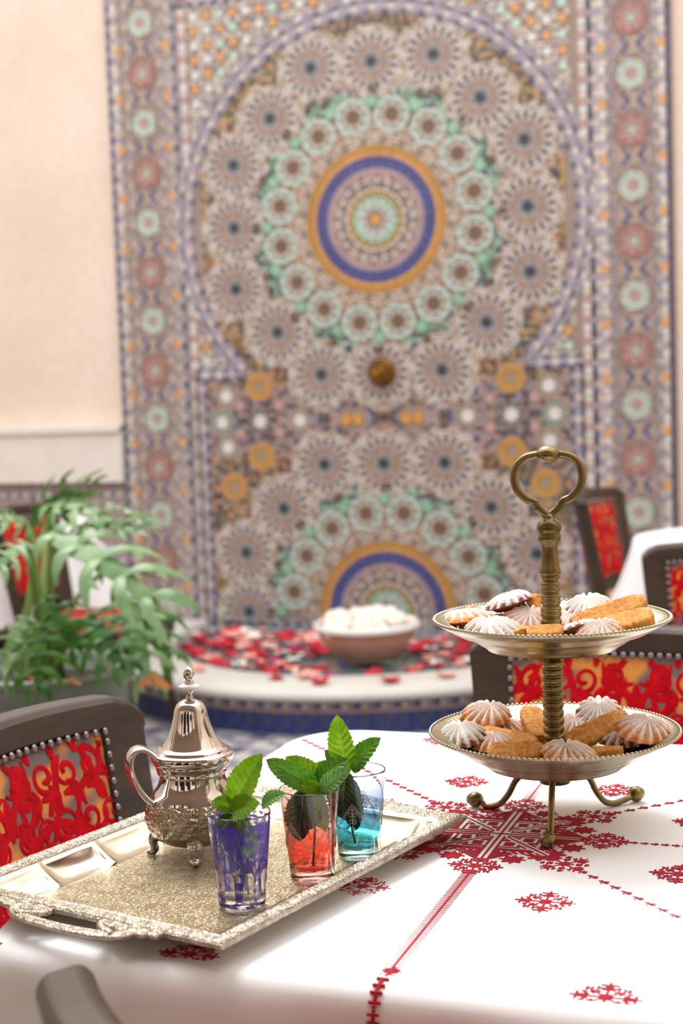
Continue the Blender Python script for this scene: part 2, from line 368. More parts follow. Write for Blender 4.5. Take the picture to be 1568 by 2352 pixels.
# petal roundel
b = MB(); disc(b, 0, 0, .021, 'brown', 10, 0); ring(b, 0, 0, .022, .033, 12, ['tan', 'brown'], y0=0); ring(b, 0, 0, .034, .047, 14, ['beige', 'cream'], y0=0); ring(b, 0, 0, .048, .062, 16, ['grey', 'mint'], y0=0)
ring(b, 0, 0, .063, .080, 20, ['mint', 'white'], y0=0, gap=.06)
petal_me = b.mesh('roundel')
MED = [(AX, 1.957), (AX, 2 * ZM - 1.957)]
YM = Y0 - .006
for mi_, (cx, cz) in enumerate(MED):
    b = MB(); keep = MB()
    disc(b, cx, cz, .022, 'ochre', 10, YM); ring(b, cx, cz, .024, .040, 12, ['pink', 'tan'], y0=YM); ring(b, cx, cz, .042, .062, 20, ['white', 'grey'], y0=YM); ring(b, cx, cz, .063, .084, 24, ['mint', 'white', 'mint'], y0=YM)
    ring(b, cx, cz, .085, .103, 30, ['green', 'mint'], y0=YM); ring(b, cx, cz, .105, .120, 36, ['olive', 'ochre'], y0=YM)
    ring(b, cx, cz, .122, .140, 40, ['beige', 'cream'], y0=YM); ring(b, cx, cz, .141, .158, 40, ['grey', 'cream', 'tan'], y0=YM, pointy=True, gap=.1); ring(b, cx, cz, .160, .180, 44, ['cream', 'grey'], y0=YM)
    ring(b, cx, cz, .181, .200, 48, ['beige', 'pink', 'tan'], y0=YM); ring(b, cx, cz, .201, .224, 60, ['lav', 'pink'], y0=YM)
    ring(b, cx, cz, .225, .252, 64, ['blue', 'navy'], y0=YM, gap=.04); ring(b, cx, cz, .252, .276, 64, ['blue', 'blue'], y0=YM, gap=.25)
    ring(b, cx, cz, .270, .298, 64, ['ochre', 'orange'], ph=pi / 64, y0=YM, gap=.1); ring(b, cx, cz, .299, .322, 64, ['ochre'], y0=YM, gap=.2)
    ring(b, cx, cz, .324, .338, 72, ['cream', 'grey', 'beige'], y0=YM); ring(b, cx, cz, .340, .356, 72, ['beige', 'tan', 'cream'], y0=YM); ring(b, cx, cz, .358, .374, 72, ['beige', 'cream'], y0=YM)
    for k in range(16):
        a = 2 * pi * k / 16; x, z = cx + .385 * cos(a), cz + .385 * sin(a); disc(b, x, z, .018, 'tan', 8, YM - .001); ring(b, x, z, .019, .03, 10, ['beige', 'cream'], y0=YM - .001)
        x, z = cx + .512 * cos(a), cz + .512 * sin(a); star(b, x, z, .036, .02, 'green', 6, a, YM); x, z = cx + .566 * cos(a), cz + .566 * sin(a); star(b, x, z, .026, .012, 'brown', 6, a, YM)
        a += pi / 16; x, z = cx + .560 * cos(a), cz + .560 * sin(a)
    b.v and None
    b2 = MB(); k0 = 0                                   # leave out what would lie below the foot of the wall
    for f, m_, s_ in zip(b.f, b.mi, b.sm):
        if min(b.v[i][2] for i in f) > .14: b2.add([b.v[i] for i in f], [tuple(range(len(f)))], b.mats[m_])
    me = b2.mesh('medallion'); o = link('medallion', me, mural)
    for k in range(16):
        a = 2 * pi * (k + .5) / 16; x, z = cx + .455 * cos(a), cz + .455 * sin(a)
        if z > .2: p = link('roundel', petal_me, o); p.location = (x, YM - .001, z)
# column rosettes
cols_me = []
for A, B, Cc in (('mint', 'white', 'pink'), ('red', 'pink', 'mint')):
    b = MB(); disc(b, 0, 0, .010, Cc, 8, 0); ring(b, 0, 0, .011, .024, 10, ['cream', 'grey'] if A == 'red' else ['pink', 'beige'], y0=0); ring(b, 0, 0, .025, .044, 16, [B, A] if A == 'mint' else ['red', 'beige'], y0=0); ring(b, 0, 0, .045, .060, 20, [A, A, B], y0=0)
    ring(b, 0, 0, .062, .076, 16, ['tan', 'lav', 'beige'] if A == 'mint' else ['red', 'tan'], y0=0, pointy=True)
    cols_me.append(b.mesh('column_rosette'))
b = MB(); star(b, 0, 0, .026, .016, 'orange', 4, pi / 4, 0); orange_me = b.mesh('corner_star')
for cx in (AX - 1.105, AX + 1.119):
    for k in range(13):
        z = 2.924 - k * .2262
        if z < .2 and cx > AX: continue
        o = link('column_rosette', cols_me[k % 2], mural); o.location = (cx, Y0, z)
        for s in (-1, 1):
            if z - .113 > .14: o = link('corner_star', orange_me, mural); o.location = (cx + s * .122, Y0, z - .113)
# stars of the spandrels
smes = {}
for c in ('white', 'orange', 'mint'):
    b = MB(); star(b, 0, 0, .026, .015, c, 8, 0, 0); smes[c] = b.mesh('star_tile')
def archr(dx, z): return hypot(dx, z - 1.957)
def inside(dx, z):               # inside the horseshoe frame
    dx = abs(dx)
    if z > 1.33: return archr(dx, z) < .90
    return dx < .87
spand = []
for i in range(-13, 14):
    for j in range(0, 50):
        dx = i * .0645; z = 2.92 - j * .0645
        if abs(dx) < .865 + .03 and z > 1.27 and not inside(abs(dx) + .0, z) and archr(dx, z) > .985 and abs(dx) < .88:
            c = 'orange' if (i + j) % 2 == 0 else ('white' if (i // 2 + j) % 2 else 'mint'); spand.append((AX + dx, z))
            o = link('star_tile', smes[c], mural); o.location = (AX + dx, Y0, z)
# special motifs of the waist
def small(b, cx, cz, cols_):
    rs = [0, .014, .028, .044, .060]
    disc(b, cx, cz, .012, cols_[0], 8); ring(b, cx, cz, .014, .028, 10, [cols_[1]]); ring(b, cx, cz, .029, .045, 14, [cols_[2]]); ring(b, cx, cz, .046, .064, 18, [cols_[3], cols_[2]])
special = []
ry = MB(); disc(ry, 0, 0, .010, 'pink', 8, 0); ring(ry, 0, 0, .012, .022, 8, ['lav', 'olive'], y0=0); ring(ry, 0, 0, .023, .040, 14, ['ochre', 'ochre', 'olive'], y0=0, gap=.06); ring(ry, 0, 0, .041, .064, 20, ['ochre', 'orange'], y0=0, gap=.15); ry_me = ry.mesh('yellow_roundel')
for s in (-1, 1):
    for dx, z in ((.584, 1.245), (.584, .928), (.725, .79)): special.append((AX + s * dx, z, .068)); o = link('yellow_roundel', ry_me, mural); o.location = (AX + s * dx, Y0, z)
ws = {}
for nm, c1, c2 in (('blue_white_star', 'white', 'navy'), ('green_white_star', 'white', 'green'), ('cream_star', 'white', 'beige')):
    b = MB(); star(b, 0, 0, .038, .024, c1, 8, 0, 0, .010); ring(b, 0, 0, .040, .058, 16, [c2, 'grey'] if c2 == 'navy' else [c2], y0=0, gap=.2, pointy=True); ws[nm] = b.mesh(nm)
for s in (-1, 1):
    for nm, dx, z in (('blue_white_star', .584, 1.088), ('green_white_star', .772, 1.088), ('cream_star', .748, 1.208), ('cream_star', .748, .972), ('cream_star', .39, 1.088)):
        special.append((AX + s * dx, z, .058)); o = link(nm, ws[nm], mural); o.location = (AX + s * dx, Y0, z)
b = MB(); star(b, 0, 0, .028, .018, 'pink', 8, 0, 0); pk = b.mesh('pink_star')
for s in (-1, 1):
    for dx in (.49, .685):
        for z in (1.161, 1.035): special.append((AX + s * dx, z, .028)); o = link('pink_star', pk, mural); o.location = (AX + s * dx, Y0, z)
b = MB(); star(b, -.028, 0, .032, .022, 'ochre', 8, 0, 0, .01); star(b, .028, 0, .032, .022, 'ochre', 8, 0, 0, .01); yb = b.mesh('yellow_twin_star')
for s in (-1, 1): special.append((AX + s * .14, 1.086, .06)); o = link('yellow_twin_star', yb, mural); o.location = (AX + s * .14, Y0, 1.086)
# borders: long narrow bands of little tiles
bd = MB()
def band(x0, x1, z0, z1, cols_, L=.03, vert=True, h=.008):
    n = int(((z1 - z0) if vert else (x1 - x0)) / L)
    for i in range(n):
        c = cols_[i % len(cols_)]
        if vert: a = z0 + (z1 - z0) * (i + .06) / n; e = z0 + (z1 - z0) * (i + .94) / n; bd.tile([(x0, a), (x1, a), (x1, e), (x0, e)], Y0, h, M[c])
        else: a = x0 + (x1 - x0) * (i + .06) / n; e = x0 + (x1 - x0) * (i + .94) / n; bd.tile([(a, z0), (e, z0), (e, z1), (a, z1)], Y0, h, M[c])
ZB, ZT = .14, 3.08
for x0, x1, cs in ((-3.325, -3.306, ['grey', 'navy']), (-3.303, -3.275, ['lav', 'cream', 'white']), (-3.235, -3.222, ['lav', 'grey', 'cream']), (-3.068, -3.054, ['lav', 'grey', 'cream']), (-3.012, -3.0, ['cream', 'lav']),
                   (-2.996, -2.980, ['grey', 'dark', 'lav']), (-2.976, -2.964, ['lav', 'lav', 'grey']), (-2.958, -2.925, ['cream', 'white', 'pink']),
                   (-1.140, -1.108, ['cream', 'white', 'pink']), (-1.104, -1.088, ['dark', 'navy', 'lav']), (-1.084, -1.064, ['lav', 'cream']), (-1.058, -1.035, ['white', 'cream', 'lav']),
                   (-1.015, -1.004, ['lav', 'grey']), (-.842, -.831, ['lav', 'grey']), (-.812, -.790, ['white', 'lav', 'cream']), (-.785, -.768, ['dark', 'navy'])):
    band(x0, x1, ZB, ZT, cs)
band(-2.97, -1.1, 2.965, 2.985, ['dark', 'lav'], vert=False); band(-2.97, -1.1, 3.0, 3.03, ['cream', 'lav'], vert=False); band(-2.91, -1.17, .14, .165, ['navy', 'lav'], vert=False)
def arcband(r0, r1, cs, n=150):
    for i in range(n):
        a0 = -.765 + (pi + 1.53) * i / n; a1 = a0 + (pi + 1.53) / n * .9; c = cs[i % len(cs)]
        bd.tile([(AX + r * cos(a), 1.957 + r * sin(a)) for r, a in ((r0, a0), (r1, a0), (r1, a1), (r0, a1))], Y0, .01, M[c])
arcband(.882, .894, ['navy', 'lav', 'lav']); arcband(.897, .925, ['lav', 'lav', 'cream']); arcband(.928, .940, ['grey', 'lav', 'navy']); arcband(.943, .962, ['lav', 'lav', 'white', 'grey'])
for s in (-1, 1):
    for d0, d1, cs in ((.842, .856, ['navy', 'lav']), (.859, .884, ['lav', 'lav', 'cream']), (.886, .898, ['navy', 'dark', 'grey'])):
        band(AX + min(s * d0, s * d1), AX + max(s * d0, s * d1), .17, 1.29, cs)
    for z0, z1, cs in ((1.282, 1.294, ['navy', 'lav']), (1.297, 1.322, ['lav', 'white']), (1.324, 1.334, ['navy', 'grey'])):
        a, e = AX + s * .66, AX + s * .90; band(min(a, e), max(a, e), z0, z1, cs, vert=False)
o = bd.build('border_bands', mural); o['kind'] = 'stuff'
# field of little tiles between the stars
fb = MB(); q = .0172
obst = [(x, z, .143) for x, z in ros] + [(cx, cz, .376) for cx, cz in MED] + special
for cx, cz in MED:
    for k in range(16): a = 2 * pi * (k + .5) / 16; obst.append((cx + .455 * cos(a), cz + .455 * sin(a), .081))
for x, z in spand: obst.append((x, z, .024))
for cx in (AX - 1.105, AX + 1.119):
    for k in range(13): obst.append((cx, 2.924 - k * .2262, .076))
OB = np.array(obst)
def symhash(a, c): return (int(a * 73856093) ^ int(c * 19349663)) & 1023
def field(x, z):
    dx = abs(x - AX); zz = abs(z - ZM); d = OB[:, 2]; dd = np.hypot(OB[:, 0] - x, OB[:, 1] - z) - OB[:, 2]
    m = dd.min()
    if m < .004: return None
    if dx > .93 or x < -2.96 or x > -1.105:
        cxx = AX - 1.105 if x < AX else AX + 1.119
        if abs(x - cxx) > .083: return None if abs(abs(x - cxx) - .122) > .022 else (['cream', 'lav', 'grey', 'beige'][symhash(int(abs(x - cxx) * 60), int(z / q)) % 4])
        return ['beige', 'tan', 'lav', 'grey', 'pink', 'navy', 'grey', 'beige'][symhash(int(abs(x - cxx) / q), abs(int(((z - 2.924) % .2262 - .1131) / q))) % 8]
    i, j = int(dx / q), int(zz / q); h = symhash(i, j)
    if z > 1.29 and archr(dx, z) > .88 or dx > .84:
        if z > 1.33 and archr(dx, z) < .970 or (z < 1.34 and dx < .90): return None
        if dx > .875: return None
        return ['cream', 'white', 'lav', 'cream', 'grey'][h % 5]
    rd = np.hypot(OB[:len(ros), 0] - x, OB[:len(ros), 1] - z).min()
    md = min(abs(hypot(x - cx, z - cz) - .575) for cx, cz in MED); mr = min(hypot(x - cx, z - cz) for cx, cz in MED)
    if mr < .40: return ['beige', 'cream', 'tan'][h % 3]
    if mr < .50: return ['beige', 'cream', 'grey', 'tan'][h % 4]
    if rd < .160: return ['cream', 'white', 'cream', 'beige'][h % 4]
    if mr < .575: return ['green', 'mint', 'teal', 'green', 'navy'][h % 5]
    if mr < .60: return ['brown', 'navy', 'lav', 'dark', 'beige'][h % 5]
    if zz < .16: return ['dark', 'lav', 'brown', 'pink', 'navy', 'tan', 'grey'][h % 7]
    return ['brown', 'tan', 'brown', 'teal', 'beige', 'dark', 'orange', 'olive', 'brown'][h % 9]
nx = int(2.56 / q)
for i in range(nx + 1):
    for j in range(int(2.94 / q) + 1):
        x = -3.325 + (i + .5) * q; z = .145 + (j + .5) * q
        c = field(x, z)
        if c is None: continue
        r = q * .46
        if (i + j) % 2: fb.tile([(x - r, z - r), (x + r, z - r), (x + r, z + r), (x - r, z + r)], Y0, .006, M[c])
        else: r *= 1.18; fb.tile([(x - r, z), (x, z - r), (x + r, z), (x, z + r)], Y0, .0065, M[c])
o = fb.build('mosaic_field', mural); o['kind'] = 'stuff'

# ============================================================ FOUNTAIN
FX, FA, FB_, FZ = -2.0, 1.25, 1.52, .17
ft = empty('wall_fountain', (FX, YW, 0), 'low half-round marble fountain basin clad in blue tiles at the foot of the mural', 'fountain')
def fell(a, k, z): return (FA * k * cos(a), -FB_ * k * sin(a) + (1 - k) * 0, z)
b = MB(); N = 72
def fring(k, z): return [(-(FA - k) * cos(pi * i / N), -(FB_ - k) * sin(pi * i / N), z) for i in range(N + 1)]
def loft(b, rings, m, smooth=False):
    n = len(rings[0]); vs = [p for r in rings for p in r]
    b.add(vs, [(r * n + i, r * n + i + 1, (r + 1) * n + i + 1, (r + 1) * n + i) for r in range(len(rings) - 1) for i in range(n - 1)], m, smooth)
loft(b, [fring(.07, 0), fring(.07, .135)], M['grout']); b.build('basin_wall', ft)
b = MB(); loft(b, [fring(.07, .135), fring(.005, .138), fring(0, .152), fring(.01, .17), fring(.30, .172), fring(.315, .168), fring(.32, .12)], M['marble'], True); b.build('marble_rim', ft)
b = MB(); loft(b, [fring(.31, .152), fring(.7, .152), fring(1.2, .152)], M['water']); b.build('water', ft)
b = MB()
def arcs(k):
    return [Vector(p) for p in fring(k, 0)]
A1 = arcs(.07); L = [0]
for i in range(N): L.append(L[-1] + (A1[i + 1] - A1[i]).length)
def along(s):
    for i in range(N):
        if L[i + 1] >= s: f = (s - L[i]) / (L[i + 1] - L[i]); return A1[i].lerp(A1[i + 1], f)
    return A1[-1]
nt = int(L[-1] / .0235)
rows = [(.003, .028, ['cobalt', 'navy', 'cobalt']), (.030, .055, ['cobalt', 'cobalt', 'navy']), (.057, .080, ['cobalt', 'navy']), (.083, .096, ['lav', 'pink']), (.098, .116, ['grey', 'navy', 'cream']), (.118, .132, ['pink', 'lav', 'grey'])]
for z0, z1, cs in rows:
    for i in range(nt):
        p, p2 = along(L[-1] * (i + .06) / nt), along(L[-1] * (i + .94) / nt); d = (p2 - p).normalized(); nrm = Vector((d.y, -d.x, 0)); 
        if nrm.y > 0 and False: nrm = -nrm
        c = (p + p2) / 2; nrm = nrm if nrm.dot(c) > 0 else -nrm
        vs = [(*(p.xy), z0), (*(p2.xy), z0), (*(p2.xy), z1), (*(p.xy), z1)]; vs += [(v_[0] + nrm.x * .006, v_[1] + nrm.y * .006, v_[2]) for v_ in vs]
        b.add(vs, [(4, 5, 6, 7), (0, 1, 5, 4), (1, 2, 6, 5), (2, 3, 7, 6), (3, 0, 4, 7)], M[cs[i % len(cs)]])
o = b.build('cladding_tiles', ft); o['kind'] = 'stuff'
# spout
b = MB(); b.lathe([(0, 0), (.060, 0), (.062, .01), (.050, .02), (.044, .035), (.046, .05), (.036, .07), (.024, .085), (.020, .10), (.022, .112), (.012, .118), (0, .118)], M['spoutbrass'], 24)
sp = b.build('fountain_spout'); place(sp, (AX + .008, YW - .0, 1.29), frame((1, 0, 0), (0, -1, -.12))); tag(sp, 'round brass water spout fixed at the centre of the mural', 'spout')
sp.location.y = YW + .004
# bowl on the basin
bw = empty('clay_bowl', (-1.857, 5.45, .172), 'wide rosy clay bowl filled with white cotton standing in the fountain', 'bowl')
b = MB(); b.lathe([(0, 0), (.10, 0), (.105, .008), (.15, .04), (.185, .09), (.188, .115), (.20, .12), (.205, .135), (.195, .145), (.18, .135), (.17, .10), (.1, .05), (0, .045)], M['terracotta'], 40); b.build('bowl_body', bw)
b = MB(); b.lathe([(.19, .118), (.207, .121), (.211, .136), (.2, .148), (.186, .14)], M['ceramic'], 40, close=True); b.build('bowl_rim', bw)
t = bw
b = MB()
for i in range(60):
    r = .17 * sqrt(random.random()); a = random.random() * 2 * pi; b.sphere((r * cos(a), r * sin(a), .13 + .035 * (1 - (r / .17) ** 2) + random.uniform(-.01, .01)), random.uniform(.022, .04), M['petalwhite'], 8, 5)
o = b.build('cotton_filling', bw); o['kind'] = 'stuff'
# petals
pm = {}
for c in ('red', 'pink', 'white', 'mag'):
    b = MB(); b.grid(lambda u, v: (.032 * (v - .5) * 2 * sin(pi * min(1, .12 + u * .86)) ** .6, .034 * (u - .5) * 2, .010 * ((v - .5) * 2) ** 2 + .008 * (u - .5) ** 2 * 4 + .002), 5, 5, M['petal' + c])
    pm[c] = b.mesh('flower_petal')
names = {'red': 'red rose petal floating in the fountain basin', 'pink': 'pale pink rose petal floating in the fountain basin', 'white': 'white rose petal floating in the fountain basin', 'mag': 'magenta rose petal floating in the fountain basin'}
placed = []
def petal(x, y, z, c, lab, grp):
    o = link('flower_petal', pm[c]); o.location = (x, y, z); o.rotation_euler = (random.uniform(-.15, .15), random.uniform(-.15, .15), random.uniform(0, 6.28)); s = random.uniform(.75, 1.2); o.scale = (s, s, s)
    tag(o, lab, 'petal', grp)
tries = 0
while len(placed) < 165 and tries < 8000:
    tries += 1
    a = random.uniform(.12, pi - .12); k = random.uniform(.36, .95) ; x = FX - (FA - k) * cos(a); y = YW - (FB_ - k) * sin(a)
    if hypot(x + 1.857, y - 5.45) < .235 or y > 6.1: continue
    if any(hypot(x - p[0], y - p[1]) < .052 for p in placed): continue
    nv = noise.noise(Vector((x * 2.2, y * 2.2, 3)));  c = random.choices(['red', 'pink', 'white', 'mag'], [4 + 8 * max(0, nv), 4, 2.5, .7])[0]
    placed.append((x, y)); wh = 'left of the clay bowl' if x < -2.12 else ('right of the clay bowl' if x > -1.60 else ('in front of the clay bowl' if y < 5.45 else 'behind the clay bowl')); cn = {'red': 'red', 'pink': 'pale pink', 'white': 'white', 'mag': 'magenta'}[c]
    petal(x, y, .155, c, '%s rose petal floating in the fountain basin %s' % (cn, wh), '%s petals %s' % (cn, wh))
for x, y, c in ((-2.05, 4.98, 'red'), (-1.86, 4.93, 'red'), (-2.42, 5.10, 'pink'), (-1.62, 5.0, 'red'), (-1.45, 5.12, 'pink'), (-1.95, 5.02, 'pink')):
    petal(x, y, .173, c, '%s petal fallen on the marble rim of the fountain' % {'red': 'red', 'pink': 'pale pink'}[c], '%s petals on the fountain rim' % {'red': 'red', 'pink': 'pale pink'}[c])

# ============================================================ CHAIRS
def chair(name, loc, rz, label, group='carved armless dining chairs with red damask backs', detail=True):
    root = empty(name, loc, label, 'chair', group, rz)
    hw = lambda z: .205 + .035 * (z - .5) / .35
    def Bk(u, z, off=0): return Vector((u * hw(z), -.24 - .06 * (z - .5) / .35 + .07 * u * u + off, z))
    topz = lambda u: .85 - .006 * abs(u) ** 3 - .018 * max(0, abs(u) - .9) / .1
    # top rail
    def railsec(b, u0, u1, z0f, z1f, d0, d1, n):
        ring_ = []
        for i in range(n + 1):
            u = u0 + (u1 - u0) * i / n; z0, z1 = z0f(u), z1f(u); r = .008
            sec = [(d0, z0), (d1, z0), (d1, z1 - r), (d1 - r, z1), (d0 + r, z1), (d0, z1 - r)]
            ring_.append([Bk(u, z, d) for d, z in sec])
        k = 6; vs = [p for s_ in ring_ for p in s_]
        fs = [(i * k + j, (i + 1) * k + j, (i + 1) * k + (j + 1) % k, i * k + (j + 1) % k) for i in range(n) for j in range(k)] + [tuple(range(k))[::-1], tuple(n * k + j for j in range(k))]
        b.add(vs, fs, M['wood'])
    b = MB(); railsec(b, -1.0, 1.0, lambda u: .812 - .012 * abs(u) ** 3, topz, -.032, .012, 28); o = b.build('top_rail', root)
    md = o.modifiers.new('b', 'BEVEL'); md.width = .004; md.segments = 2; md.limit_method = 'ANGLE'; md.angle_limit = .7
    for s in (-1, 1):
        b = MB(); pts = []; secs = []
        for i in range(15):
            z = .44 + (.815 - .44) * i / 14; w = .056 - .01 * (1 - i / 14)
            u1 = s * 1.0; c0 = Bk(u1, z, -.010); c1 = Bk(u1 - s * w / hw(z), z, -.010)
            dd = Vector((0, .020, 0)); secs.append([c0 - dd, c1 - dd, c1 + dd * 1.0, c0 + dd])
        vs = [p for q_ in secs for p in q_]; n = 14
        b.add(vs, [(i * 4 + j, (i + 1) * 4 + j, (i + 1) * 4 + (j + 1) % 4, i * 4 + (j + 1) % 4) for i in range(n) for j in range(4)] + [(0, 3, 2, 1), (56, 57, 58, 59)], M['wood'])
        o = b.build('back_post', root); md = o.modifiers.new('b', 'BEVEL'); md.width = .005; md.segments = 2
    b = MB(); railsec(b, -.78, .78, lambda u: .50, lambda u: .545, -.028, .006, 16); b.build('lower_rail', root)
    # upholstered panel
    pz0, pz1, pu = .545, .808, .765
    pan = MB(); pan.grid(lambda u, v: tuple(Bk((u * 2 - 1) * pu, pz0 + (pz1 - pz0) * v, .006 + .012 * (1 - (2 * u - 1) ** 6) * (1 - (2 * v - 1) ** 6))), 24, 12, M['damask'])
    pan.grid(lambda u, v: tuple(Bk((u * 2 - 1) * pu, pz0 + (pz1 - pz0) * v, -.026)), 24, 4, M['redcloth']); panel = pan.build('back_panel', root)
    # velvet scrolls, mirrored about the middle
    vb = MB()
    def surf(x, z, h):
        u = x / hw(z); uu = max(-1, min(1, u / pu)); vv = max(-1, min(1, 2 * (z - pz0) / (pz1 - pz0) - 1))
        return Bk(u, z, .0062 + h + .012 * (1 - uu ** 6) * (1 - vv ** 6))
    def ribbon(P, w):
        for s in (-1, 1):
            vs = []; n = len(P)
            ok = []
            for i in range(n):
                a = P[max(i - 1, 0)]; c = P[min(i + 1, n - 1)]; dx, dz = c[0] - a[0], c[1] - a[1]; l_ = hypot(dx, dz) or 1; nx_, nz_ = -dz / l_, dx / l_
                ww = w(i / (n - 1)); 
                q_ = [(P[i][0] + nx_ * ww, P[i][1] + nz_ * ww), (P[i][0], P[i][1]), (P[i][0] - nx_ * ww, P[i][1] - nz_ * ww)]
                inb = all(abs(x) < .176 and .549 < z < .803 for x, z in q_); ok.append(inb)
                zz = [(min(.805, max(.548, z))) for x, z in q_]; xx = [max(-.178, min(.178, x)) for x, z in q_]
                vs += [tuple(surf(s * xx[0], zz[0], 0)), tuple(surf(s * xx[1], zz[1], .0022)), tuple(surf(s * xx[2], zz[2], 0))]
            fs = []
            for i in range(n - 1):
                if ok[i] or ok[i + 1]: fs += [(i * 3, i * 3 + 1, i * 3 + 4, i * 3 + 3), (i * 3 + 1, i * 3 + 2, i * 3 + 5, i * 3 + 4)]
            if fs: vb.add(vs, fs, M['velvet'], True)
    def spiral(cx, cz, r, turns, a0, dr, w, tail=None):
        P = []; n = 26
        for i in range(n): t_ = i / (n - 1); rr = r * (1 - .8 * t_); a = a0 + dr * turns * 2 * pi * t_; P.append((cx + rr * cos(a), cz + rr * sin(a)))
        if tail:
            d = P[0]; m_ = ((d[0] + tail[0]) / 2 + tail[2], (d[1] + tail[1]) / 2 + tail[3])
            T = [((1 - k / 8) ** 2 * tail[0] + 2 * (k / 8) * (1 - k / 8) * m_[0] + (k / 8) ** 2 * d[0], (1 - k / 8) ** 2 * tail[1] + 2 * (k / 8) * (1 - k / 8) * m_[1] + (k / 8) ** 2 * d[1]) for k in range(8)]; P = T + P
        ribbon(P, lambda t_: w * .82 * (1 - .35 * t_) * (1 + .25 * sin(t_ * 9)))
    def leaf(x0, z0, x1, z1, w, cv=0):
        P = [(x0 + (x1 - x0) * t_ + cv * sin(pi * t_) * (z1 - z0), z0 + (z1 - z0) * t_ - cv * sin(pi * t_) * (x1 - x0)) for t_ in [k / 10 for k in range(11)]]
        ribbon(P, lambda t_: w * .85 * max(.05, sin(pi * min(1, .08 + .9 * t_))) ** .7)
    rows_ = [(.595, 1), (.655, -1), (.715, 1), (.775, -1)]
    for r_i, (zc, dr) in enumerate(rows_):
        for k in range(5):
            cx = .022 + k * .037 + (.016 if r_i % 2 else 0)
            spiral(cx, zc, .020, 1.25, random.uniform(0, 6.28), dr * (1 if k % 2 else -1), .0056, (cx + random.uniform(-.03, .03), zc - .045, random.uniform(-.02, .02), 0))
            leaf(cx + .022, zc + .018, cx + random.uniform(-.01, .03), zc + .05, .009, .25); leaf(cx - .012, zc - .025, cx + .018, zc - .045, .008, -.3)
    for k in range(7):
        x = .012 + k * .028; leaf(x, .555 + (k % 2) * .02, x + .012, .60 + (k % 2) * .02, .008, .2 * (-1) ** k)
    for z in (.56, .64, .72): leaf(0, z, 0, z + .05, .011)
    for k in range(6):
        z = .56 + k * .042; leaf(.004, z, .05, z + .03, .007, .35); leaf(.05, z + .02, .015, z + .05, .006, -.3)
    spiral(.036, .74, .03, 1.1, 3.6, -1, .0062); spiral(.04, .635, .032, 1.1, 2.2, 1, .0062); spiral(.12, .60, .04, 1.0, 1.2, -1, .006)
    spiral(.085, .665, .062, .9, 2.5, -1, .0062); spiral(.15, .72, .05, .9, .5, 1, .006)
    vb.build('velvet_pattern', root)
    # nailheads
    nb = MB(); nb.grid(lambda u, v: (.0055 * sin(v * pi / 2) * cos(2 * pi * u), .004 * cos(v * pi / 2), .0055 * sin(v * pi / 2) * sin(2 * pi * u)), 8, 3, M['nail']); nme = nb.mesh('nailhead')
    for i in range(28):
        u = -pu + 2 * pu * i / 27; o = link('nailhead', nme, root); o.location = Bk(u, .8095 - .006 * abs(u) ** 3, .0125)
    for s in (-1, 1):
        for i in range(1, 17): z = .8095 - i * .0158; o = link('nailhead', nme, root); o.location = Bk(s * (pu + .012), z, .0105)
    # seat, apron, legs
    b = MB(); b.grid(lambda u, v: ((u - .5) * 2 * (.235 - .03 * (1 - v)), -.235 + .45 * v, .44 + .035 * (1 - (2 * u - 1) ** 6) * (1 - (2 * v - 1) ** 6)), 12, 12, M['redcloth']); b.build('seat_cushion', root)
    b = MB(); b.box((0, -.01, .41), (.44, .45, .06), M['wood']); b.build('seat_frame', root)
    for sx in (-1, 1):
        for y in (-.21, .19): b = MB(); b.tube([(sx * .19, y, .40), (sx * .195, y, .2), (sx * .2, y + (.03 if y > 0 else -.05), 0)], [.022, .019, .014], M['wood'], 8); b.build('leg', root)
    return root
c1 = chair('dining_chair', (-.645, 1.412, 0), -pi / 2, 'dark wood chair with bright red damask back, left of the table behind the tray')
def chair_copy(loc, rz, label, group=None):
    c = copy_tree(c1); c.location = loc; c.rotation_euler = (0, 0, rz); c['label'] = label
    return c
chair_copy((-.327, 1.905, 0), pi, 'dark wood chair with red damask back facing the camera behind the cake stand')
chair_copy((-.188, .942, 0), -.5, 'chair in the near foreground showing only a blurred wooden top corner, bottom left')
chair_copy((-.63, 5.02, 0), -pi / 2 - .09, 'far chair with a red panel before the mural, right background left of the white-clothed table')
chair_copy((-.225, 3.12, 0), pi + .1, 'dark chair with red panel cut by the right edge of the photo')
chair_copy((-2.55, 4.55, 0), -pi / 2 + .1, 'far chair with a dark red panel seen through the big plant')

